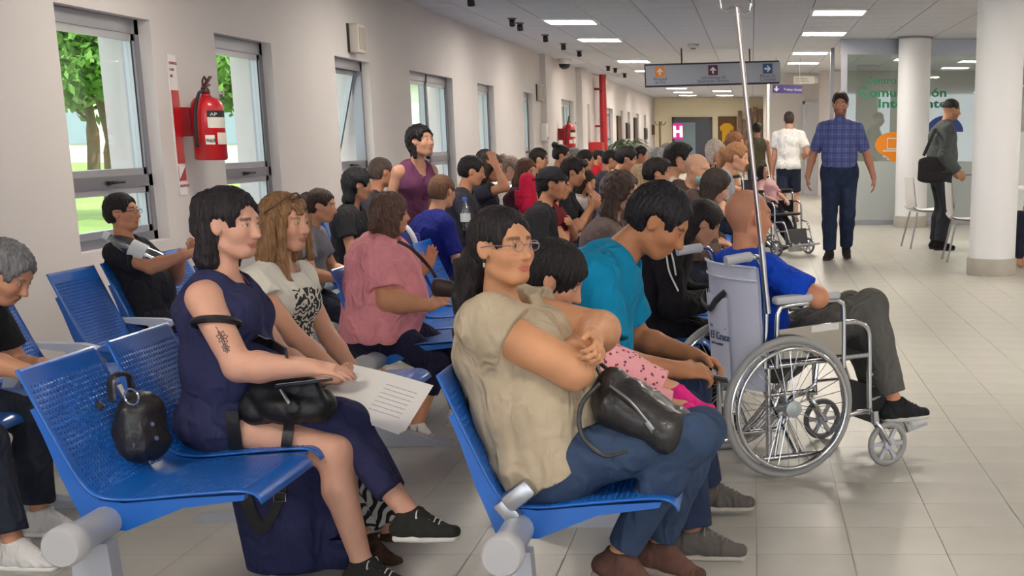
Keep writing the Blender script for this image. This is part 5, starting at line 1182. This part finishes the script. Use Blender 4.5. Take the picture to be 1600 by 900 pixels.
crowd('bald man wearing a pale blue face mask and a brown hooded jacket', 1090, 266, 9.2, heading=-12, hair=dict(col='#6b5a50', stubble='#8a7466', sd=.3), top=dict(col='#4b3d38', sleeve=1.95, hood=1, loose=.03, name='jacket'), head=(-16, 12, 0), skin='#c8957b', extra=mask_extra)
crowd('person with dark brown hair and a brown jacket slumped beside the masked man', 1119, 292, 8.6, hair=H_('bob', '#2e2220', th=.02), sex='f', top=dict(col='#54443f', sleeve=1.95, hood=1, loose=.03, name='jacket'), head=(10, 26, 0), lean=8, slouch=22, skin='#b98a74')
JS = crowd('dark-haired person in a black track jacket with white stripes behind the wheelchair', 1098, 350, 6.15, res=.008, hair=H_('bob', '#221c1d', th=.02, ear=1), top=dict(col='#1e1b20', sleeve=1.95, loose=.035, hood=1, name='jacket'), lean=14, slouch=34, head=(6, 30, 0), fat=1.35, wide=1.12, skin='#b5846b', arms={'R': 'knee', 'L': 'knee'}, bottom=dict(col='#1d1b20', loose=.03), extra=None)
crowd('person in a light grey t-shirt leaning towards the woman in pink', 1152, 246, 12.6, lean=22, slouch=14, hair=H_('pony', '#a0714e'), sex='f', top=T_('#8c8c97', sleeve=.7), head=(-10, 14, 0), fat=1.2, arms={'R': 'knee', 'L': 'knee'}, skin='#cf9b80')
crowd('white-haired woman in a black and white striped top', 1118, 236, 15.0, sex='f', hair=H_('bob', '#c7b7ac'), top=dict(mat=swirl('stripe_top', '#e2d8d2', '#2a2426', 9, 0), name='t_shirt'), heading=-20)
crowd('person in a brown hat near the yellow picture', 1149, 224, 16.8, hair=H_('bob', '#8a5a3c'), top=T_('#b9987c'), heading=-10)
crowd('grey-haired head beside the coat stand', 1013, 244, 18.0, hair=H_('bob', '#9a9592'), top=T_('#8a8a90', sleeve=1.5))
crowd('dark-haired head left of the grey-haired one', 1001, 243, 16.4, hair=H_('short', '#221d1d'), top=T_('#44424a'))
crowd('small grey head in front of the dark glazed door', 1043, 234, 23.0, hair=H_('short', '#8f8a88'), top=T_('#9a8f92', sleeve=1.5))
crowd('silver-haired person in grey at the rear', 1030, 246, 15.6, hair=H_('bob', '#a8a3a3'), top=T_('#8d8a94', sleeve=1.5))
crowd('person with dark hair in a top knot below the far extinguisher', 878, 243, 15.4, sex='f', hair=H_('bun', '#241d1d', base=.11), top=T_('#3a3238'))
crowd('person with short grey hair behind the curly-haired man', 898, 246, 16.2, hair=H_('short', '#8b8684'), top=T_('#77737a'))
crowd('dark-haired person right of the curly-haired man', 916, 251, 14.2, hair=H_('short', '#1e191a'), top=T_('#2d2b30'))
crowd('dark-haired person behind the girl with brown hair', 843, 249, 14.0, hair=H_('short', '#241d1c'), top=T_('#3c343a'))
crowd('person with black hair at the back of the middle rows', 760, 252, 13.2, hair=H_('short', '#1d1819'), top=T_('#3a3a44'))
crowd('dark-haired person just behind the red-topped one', 955, 250, 15.0, hair=H_('short', '#26201f'), top=T_('#54505a', sleeve=1.3))
# ------------------------------------------------------------------ people standing and walking
def belt(J, root):
    P = J['P0']+J['d1']*.085; mb = MB(); mb.box(P+V(.158, 0, -.02), (.012, .055, .035), bev=.004); mb.build('belt_buckle', metal('#b9b4ac', .3), root)
fig('man in a blue checked shirt and jeans walking towards the camera', 0, 0, -97, 1.07, 'm', .0085, seat=None, lean=-2, slouch=6, headfit=(1313, 163, 14.9), head=(4, 8, 0), fat=1.16, belly=1.12, wide=.97, armfat=1.05, skin='#b07864',
    arms={'R': (V(.06, -.33, .86), (-1, -.4, 0), (.1, .05, -1), (0, 1, 0), .45), 'L': (V(.02, .36, .85), (-1, .5, 0), (0.05, .1, -1), (0, -1, 0), .45)}, legs={'R': (V(.05, -.09, .085), (1, -.05, 0), (1, -.15, -.04)), 'L': (V(-.14, .075, .12), (1, .1, 0), (1, .15, -.25))},
    hair=H_('quiff', '#251d1c', th=.012, beard='#4a332b', bd=.5), top=dict(mat=plaid('blue_plaid', '#4f5f9c', '#2a2f66', '#8a94c4'), sleeve=.85, collar=1, loose=.013, name='checked_shirt', hem=.05), bottom=dict(mat=denim('#26304a'), len=1.95, loose=.021, waist=.085), shoes=dict(col='#2b2624', sole='#211d1c'), extra=belt)
fig('man in a white t-shirt and navy shorts walking away down the aisle', 0, 0, 84, 1.05, 'm', .013, seat=None, lean=2, slouch=6, headfit=(1233, 187, 21.0), head=(6, 2, 0), fat=1.05, wide=1.0, skin='#c08a70',
    arms={'R': (V(.22, -.22, 1.02), (-1, -.6, -.4), (1, 0, .2), (0, 1, 0), .6), 'L': 'down'}, legs={'R': (V(.12, -.10, .09), (1, 0, 0), (1, -.1, 0)), 'L': (V(-.10, .10, .09), (1, 0, 0), (1, .1, 0))},
    hair=H_('buzz', '#3a2c28', th=.006), top=T_('#e3e0de', sleeve=.65, loose=.026), bottom=dict(col='#2a3042', len=.98, loose=.02, folds=.002, name='shorts'), shoes=dict(col='#5d5552', sole='#c9c4be'))
fig('person in an olive vest seen from behind, further down the aisle', 0, 0, 88, 1., 'm', .014, seat=None, lean=0, slouch=6, headfit=(1183, 202, 23.5), head=(0, 2, 0), wide=1.05, skin='#b98468', arms={'R': 'down', 'L': 'down'}, hair=H_('quiff', '#1c1718', th=.012), top=dict(col='#57523f', straps=1, name='vest', loose=.02), bottom=dict(col='#3a3c48'), shoes=dict())
JM = fig('man in a grey jacket with a black shoulder bag standing by the white chairs', 0, 0, 8, 1.02, 'm', .009, seat=None, lean=2, slouch=10, headfit=(1487, 172, 16.25), head=(0, 10, 0), fat=1.12, skin='#b8876a',
    arms={'R': (V(.16, -.20, .89), (-1, -.3, -.3), (.7, .1, -.7), (0, 1, 0), .7), 'L': (V(.2, .2, .9), (-1, .3, -.3), (.7, -.1, -.6), (0, -1, 0), .7)}, hair=H_('short', '#241d1b', th=.006, low=.02, beard='#3a2b25', bd=.35), top=dict(col='#555a5b', sleeve=1.92, loose=.03, collar=1, name='jacket', hem=-.02), bottom=dict(col='#33353c', loose=.022), shoes=dict(col='#1f1e1f', high=1))
# woman in pink in a second wheelchair
q = at(1197, 330, 15.6)
wheelchair(.12, 15.75, -42, 'dark wheelchair farther back with a woman in pink in it', iv=False, dark=True, simple=True)
fig('woman in a pale pink top reclining in the far wheelchair', .14, 15.72, -42, .95, 'f', .0125, seat=.48, lean=-24, slouch=8, headfit=(1193, 270, 15.7), head=(0, -16, 8), skin='#cf9f8c', hair=H_('bob', '#1c1618', th=.014), top=T_('#d9a9ac', sleeve=.8), bottom=dict(col='#2a2730', loose=.02), shoes=dict(col='#c9c5c0', sole='#dedad4'), arms={'R': 'rest', 'L': 'lap'}, legs={'R': (V(.55, -.09, .2), (1, 0, .8), (1, 0, .1)), 'L': (V(.55, .09, .2), (1, 0, .8), (1, 0, .1))})
fig('person in dark clothes seated behind the big column at the right edge', 3.15, 13.9, 165, 1., 'm', .014, hair=H_('short', '#2a2020'), top=T_('#3a4a74', sleeve=1.4), bottom=dict(col='#232636'), shoes=dict())
# ------------------------------------------------------------------ bags, papers, phones
M_lea = mat('black_leather', '#201e20', .42, bump=.35, bscale=40, var=.1, coat=.1); M_fab = mat('black_canvas', '#1f1d20', .75, bump=.4, bscale=70)
def W(*a): return at(*a)
# little black backpack on the empty seat
c = W(226, 722, 3.62); bg_ = empty('mini_backpack', (c[0], c[1], .455), R(-15), 1, 'small shiny black backpack with metal studs on the empty seat', 'bag')
soft('bag_body', [prim((0, 0, .06), (0, 0, .135), (.085, .065), (.075, .055), (0, 1, 0), .02), prim((.0, -.05, .05), (.0, -.05, .09), (.055, .03), (.05, .025), (1, 0, 0), .015)], .005, M_lea, bg_, folds(.005, 3, 80))
m_ = MB(); m_.tube(smooth_path([(-.05, -.04, .17), (-.06, -.02, .23), (-.05, .03, .23), (-.05, .04, .17)], 6), .007, 8, flat=1.8); m_.build('top_handle', M_lea, bg_)
m_ = MB(); m_.tube(smooth_path([(-.06, -.07, .17), (-.12, -.10, .10), (-.11, -.08, .01), (-.05, -.07, .02)], 6), .007, 8, flat=1.8); m_.build('shoulder_strap', M_lea, bg_)
m_ = MB(); m_.tube(ring((.0, .0), .022, 0, 20), .003, 6, closed=True); o = m_.build('metal_ring', metal('#d9d9dc', .2), bg_); o.location = (.03, -.06, .19)
for k, (x, y, z) in enumerate(((.075, -.045, .115), (.08, -.04, .075), (.02, -.078, .10), (.03, -.075, .06))): MB().lathe([(.007, 0), (.005, .004)], 10, (x, y, z), 'y').build('stud', metal('#d9d9dc', .2), bg_)
# black bag of the woman in navy, straps hanging
c = W(448, 612, 3.86); bg_ = empty('handbag', (c[0], c[1], c[2]-.10), 0, 1, 'black leather handbag on the lap of the woman in navy, straps hanging', 'bag')
M_dk = mat('black_strap_leather', '#141316', .5, bump=.2, bscale=60)
soft('bag_body', [prim((-.09, 0, .05), (.09, 0, .06), (.055, .045), (.055, .045), (0, 1, 0), .02), prim((-.07, -.02, .10), (.07, -.02, .115), .035, .03, None, .03), ell((.02, -.05, .06), (.07, .03, .04), None, .02)], .0055, M_dk, bg_, folds(.008, 9, 70)); m_ = MB()
m_.tube([(.01, -.075, .12), (.035, -.085, .08)], .006, 8); m_.build('zip_pull', metal('#9a9a9e', .3), bg_)
def ribbon(name, pts, par, wd, m, n=6, th=.003):
    P = [V(p)-V(par.location) for p in pts]; P = smooth_path(P, n); vs = []; fs = []
    for i, p in enumerate(P):
        t = nrm(P[min(i+1, len(P)-1)]-P[max(i-1, 0)]); sd = nrm(np.cross(t, V(0, 1, 0))); nn = np.cross(sd, t)
        vs += [p-sd*wd+nn*th, p+sd*wd+nn*th, p+sd*wd-nn*th, p-sd*wd-nn*th]
    for i in range(len(P)-1):
        for k in range(4): fs.append((4*i+k, 4*i+(k+1) % 4, 4*i+4+(k+1) % 4, 4*i+4+k))
    fs += [(0, 1, 2, 3), tuple(4*len(P)-4+k for k in range(4))]
    return MB().add(vs, fs, True).build(name, m, par)
arm_ = [toworld(JN, JN['A'][-1][i]) for i in (0, 1, 2)]; mid = arm_[0]+(arm_[1]-arm_[0])*.36; r_ = .066*JN['s']
u_ = nrm(arm_[1]-arm_[0]); e1 = nrm(np.cross(u_, V(0, 1, 0))); e2 = np.cross(u_, e1)
loop = [mid+(e1*math.cos(a)+e2*math.sin(a))*r_+u_*.03*math.cos(a) for a in np.linspace(0, 2*math.pi, 24, endpoint=False)]
m_ = MB(); m_.tube([p-V(bg_.location) for p in loop], .011, 8, closed=True); m_.build('arm_strap', M_dk, bg_)
P_ = surf_path(JN, [(398, 528), (425, 538), (448, 552)], .006)
if P_: ribbon('arm_strap_tail', P_, bg_, .014, M_dk)
P_ = surf_path(JN, [(362, 642), (365, 670), (371, 715), (379, 755), (390, 795), (408, 832)], .008)
if P_: ribbon('hanging_strap', P_, bg_, .019, M_dk)
P_ = surf_path(JN, [(452, 662), (447, 700), (442, 745), (438, 775), (425, 805), (408, 832)], .008)
if P_: ribbon('hanging_strap', P_, bg_, .015, M_dk); p = P_[3]-V(bg_.location)-V(0, .008, 0); m_ = MB(); m_.tube([p+V(-.018, 0, -.014), p+V(.018, 0, -.014), p+V(.018, 0, .014), p+V(-.018, 0, .014)], .003, 6, closed=True); m_.build('buckle', metal('#8a7a6c', .3), bg_)
# black backpack on the lap of the woman in beige
c = W(1012, 645, 3.34); bg_ = empty('backpack', (c[0], c[1], c[2]-.08), R(-6), .88, 'black leather backpack lying on the lap of the woman in beige', 'bag')
soft('bag_body', [prim((-.085, .0, .125), (.06, .0, .045), (.105, .072), (.12, .068), (0, 1, 0), .03), prim((-.105, 0, .165), (-.08, 0, .12), .05, .07, None, .03), prim((.05, -.05, .04), (.09, .06, .01), .05, .045, None, .03)], .0052, M_lea, bg_, folds(.009, 21, 55))
m_ = MB(); m_.tube(smooth_path([(-.09, -.085, .185), (-.03, -.105, .145), (.02, -.115, .09)], 6), .004, 6); m_.build('zip', metal('#8d8d90', .35), bg_); m_ = MB(); m_.box((.03, -.12, .075), (.016, .006, .04), Matrix.Rotation(R(-35), 3, 'Y'), bev=.002); m_.build('zip_pull', metal('#8d8d90', .35), bg_)
m_ = MB(); m_.tube(smooth_path([(-.12, -.08, .19), (-.17, -.10, .13), (-.17, -.11, .05), (-.11, -.11, -.01), (-.04, -.10, .0)], 6), .0055, 8, flat=1.3); m_.build('shoulder_strap', M_lea, bg_); m_ = MB(); m_.tube(smooth_path([(-.13, -.02, .2), (-.15, .0, .24), (-.12, .03, .21)], 6), .006, 8); m_.build('top_handle', M_lea, bg_)
# papers and phones
c = W(580, 622, 4.05); pp = empty('paper_sheets', (c[0], c[1], c[2]), 0, 1, 'stack of white printed papers held by the woman in the white t-shirt', 'papers'); pp.rotation_euler = (R(34), R(14), R(-14))
for k in range(3): m_ = MB(); n = 8; m_.add([(-.15+.30*i/n, y, .006*math.sin(i/n*3)+.0015*k) for i in range(n+1) for y in (-.1, .1)], [(2*i, 2*i+1, 2*i+3, 2*i+2) for i in range(n)], True); o = m_.build('sheet', plastic('#e6e2de', .8), pp); o.location = (.004*k, .003*k, .001*k); o.rotation_euler = (0, 0, .03*k)
m_ = MB()
for k in range(7): m_.bx(.02, .125, .06-k*.018, .0615-k*.018, .0108, .0112)
tag(m_.build('printed_lines', plastic('#8d8a8c', .8), pp), kind='stuff')
def phone(p, rot, label, par=None):
    e = empty('phone', p, 0, 1, label, 'phone'); e.rotation_euler = rot; MB().box((0, 0, 0), (.15, .075, .009), bev=.004).build('case', plastic('#2a2a2e', .4), e); MB().box((0, 0, .005), (.14, .068, .001)).build('screen', plastic('#c9d2d6', .1), e); return e
phone(W(475, 598, 3.80), (R(-8), R(-6), R(5)), 'pale phone in the hands of the woman in navy')
phone(W(1103, 588, 4.30), (R(-20), R(10), R(-8)), 'dark phone in the hands of the man in teal')
phone(toworld(JM, V(.30, -.12, .86)), (0, 0, 0), 'dark tablet in the hands of the man in the grey jacket').scale = (1.6, 1.6, 1.)
for pts in ([(1041, 397), (1046, 425), (1060, 455)], [(1049, 395), (1053, 412), (1056, 430)]):
    P_ = surf_path(JS, pts, .004, 14)
    if P_:
        k = JS['s']; m_ = MB(); a = JS['root'].rotation_euler[2]; c, sn = math.cos(-a), math.sin(-a)
        Q = [V(p)-V(JS['root'].location) for p in P_]; Q = [V(q[0]*c-q[1]*sn, q[0]*sn+q[1]*c, q[2])/k for q in Q]; m_.tube(smooth_path(Q, 4), .005, 6); m_.build('white_stripe', plastic('#d8d5d2', .7), JS['root'])
# shoulder bag of the man in grey
c = at(1462, 265, 16.05); bg_ = empty('shoulder_bag', (c[0], c[1], c[2]-.18), R(10), 1, 'black messenger bag hanging at the hip of the man in grey', 'bag'); soft('bag_body', [prim((-.05, 0, .08), (-.05, 0, .28), (.055, .17), (.05, .16), (0, 1, 0), .02)], .012, M_fab, bg_, folds(.004, 4)); MB().box((-.05, -.062, .23), (.30, .012, .14), bev=.005).build('flap', M_fab, bg_)
m_ = MB(); s_ = toworld(JM, JM['S'][1]+V(0, -.05, .07))-V(bg_.location); cc, ss = math.cos(R(-10)), math.sin(R(-10)); s_ = V(s_[0]*cc-s_[1]*ss, s_[0]*ss+s_[1]*cc, s_[2]); m_.tube(smooth_path([(-.15, 0, .34), (-.06, -.09, .62), s_+V(-.09, -.05, -.06), s_], 6), .014, 8, flat=1.6); m_.build('strap', M_fab, bg_)
# cross-body bag of the woman in pink
a = toworld(JP, JP['N']+V(-.06, -.05, -.01)); bg_ = empty('crossbody_bag', tuple(W(690, 446, 5.86)-V(0, 0, .03)), 0, .75, 'dark brown cross-body bag of the woman in pink', 'bag'); soft('bag_body', [prim((-.03, 0, .03), (.05, .0, .02), (.03, .055), (.03, .05), (0, 1, 0), .02)], .007, mat('brown_leather', '#3a2724', .5), bg_)
P_ = surf_path(JP, [(598, 350), (622, 362), (642, 380), (662, 402), (678, 425), (690, 445)], .006)
if P_: ribbon('strap', P_, bg_, .010, mat('brown_leather', '#3a2724', .5))
# pink-red backpack in the rows
c = at(824, 300, 10.2); bg_ = empty('backpack', tuple(c-V(0, 0, .16)), R(20), .72, 'bright pink-red backpack between the seated people', 'bag'); soft('bag_body', [prim((0, 0, .08), (0, 0, .34), (.16, .10), (.14, .08), (0, 1, 0), .04)], .012, cloth('#cf2348'), bg_, folds(.004, 8)); MB().box((-.10, 0, .16), (.04, .22, .16), bev=.015).build('front_pocket', cloth('#b51d3e'), bg_)
bottle_at(at(727, 332, 9.0)-V(0, 0, .12), 'water bottle with a blue cap standing behind the man in dark blue', '#2a5fc0')
# tubular chair of the man in dark blue
c = toworld(JV, JV['P0']); ch = empty('tube_chair', (c[0], c[1], 0), R(42), 1, 'chair with a white tube frame under the man in dark blue', 'chair')
M_wt = plastic('#dcdce4', .35); m_ = MB(); m_.tube(smooth_path([(-.10, -.26, .40), (-.17, -.26, .62), (-.22, -.24, .80), (-.235, -.12, .86), (-.24, 0, .87), (-.235, .12, .86), (-.22, .24, .80), (-.17, .26, .62), (-.10, .26, .40)], 5), .014, 10); m_.build('back_frame', M_wt, ch)
m_ = MB(); m_.prism([(-.24, .56), (-.24, .80), (.24, .80), (.24, .56)], lambda y, z: (-.215-(z-.6)*.1+.05*(y/.24)**2, y, z), lambda y, z: (-.20-(z-.6)*.1+.05*(y/.24)**2, y, z)); m_.build('backrest', plastic('#23308f', .6), ch); m_ = MB(); m_.box((.1, 0, .42), (.46, .48, .04), bev=.015); m_.build('seat', plastic('#23308f', .6), ch)
for x in (-.10, .28):
    for y in (-.24, .24): MB().tube([(x, y, .41), (x+(.04 if x > 0 else -.04), y, 0)], .013, 8).build('leg', M_wt, ch)
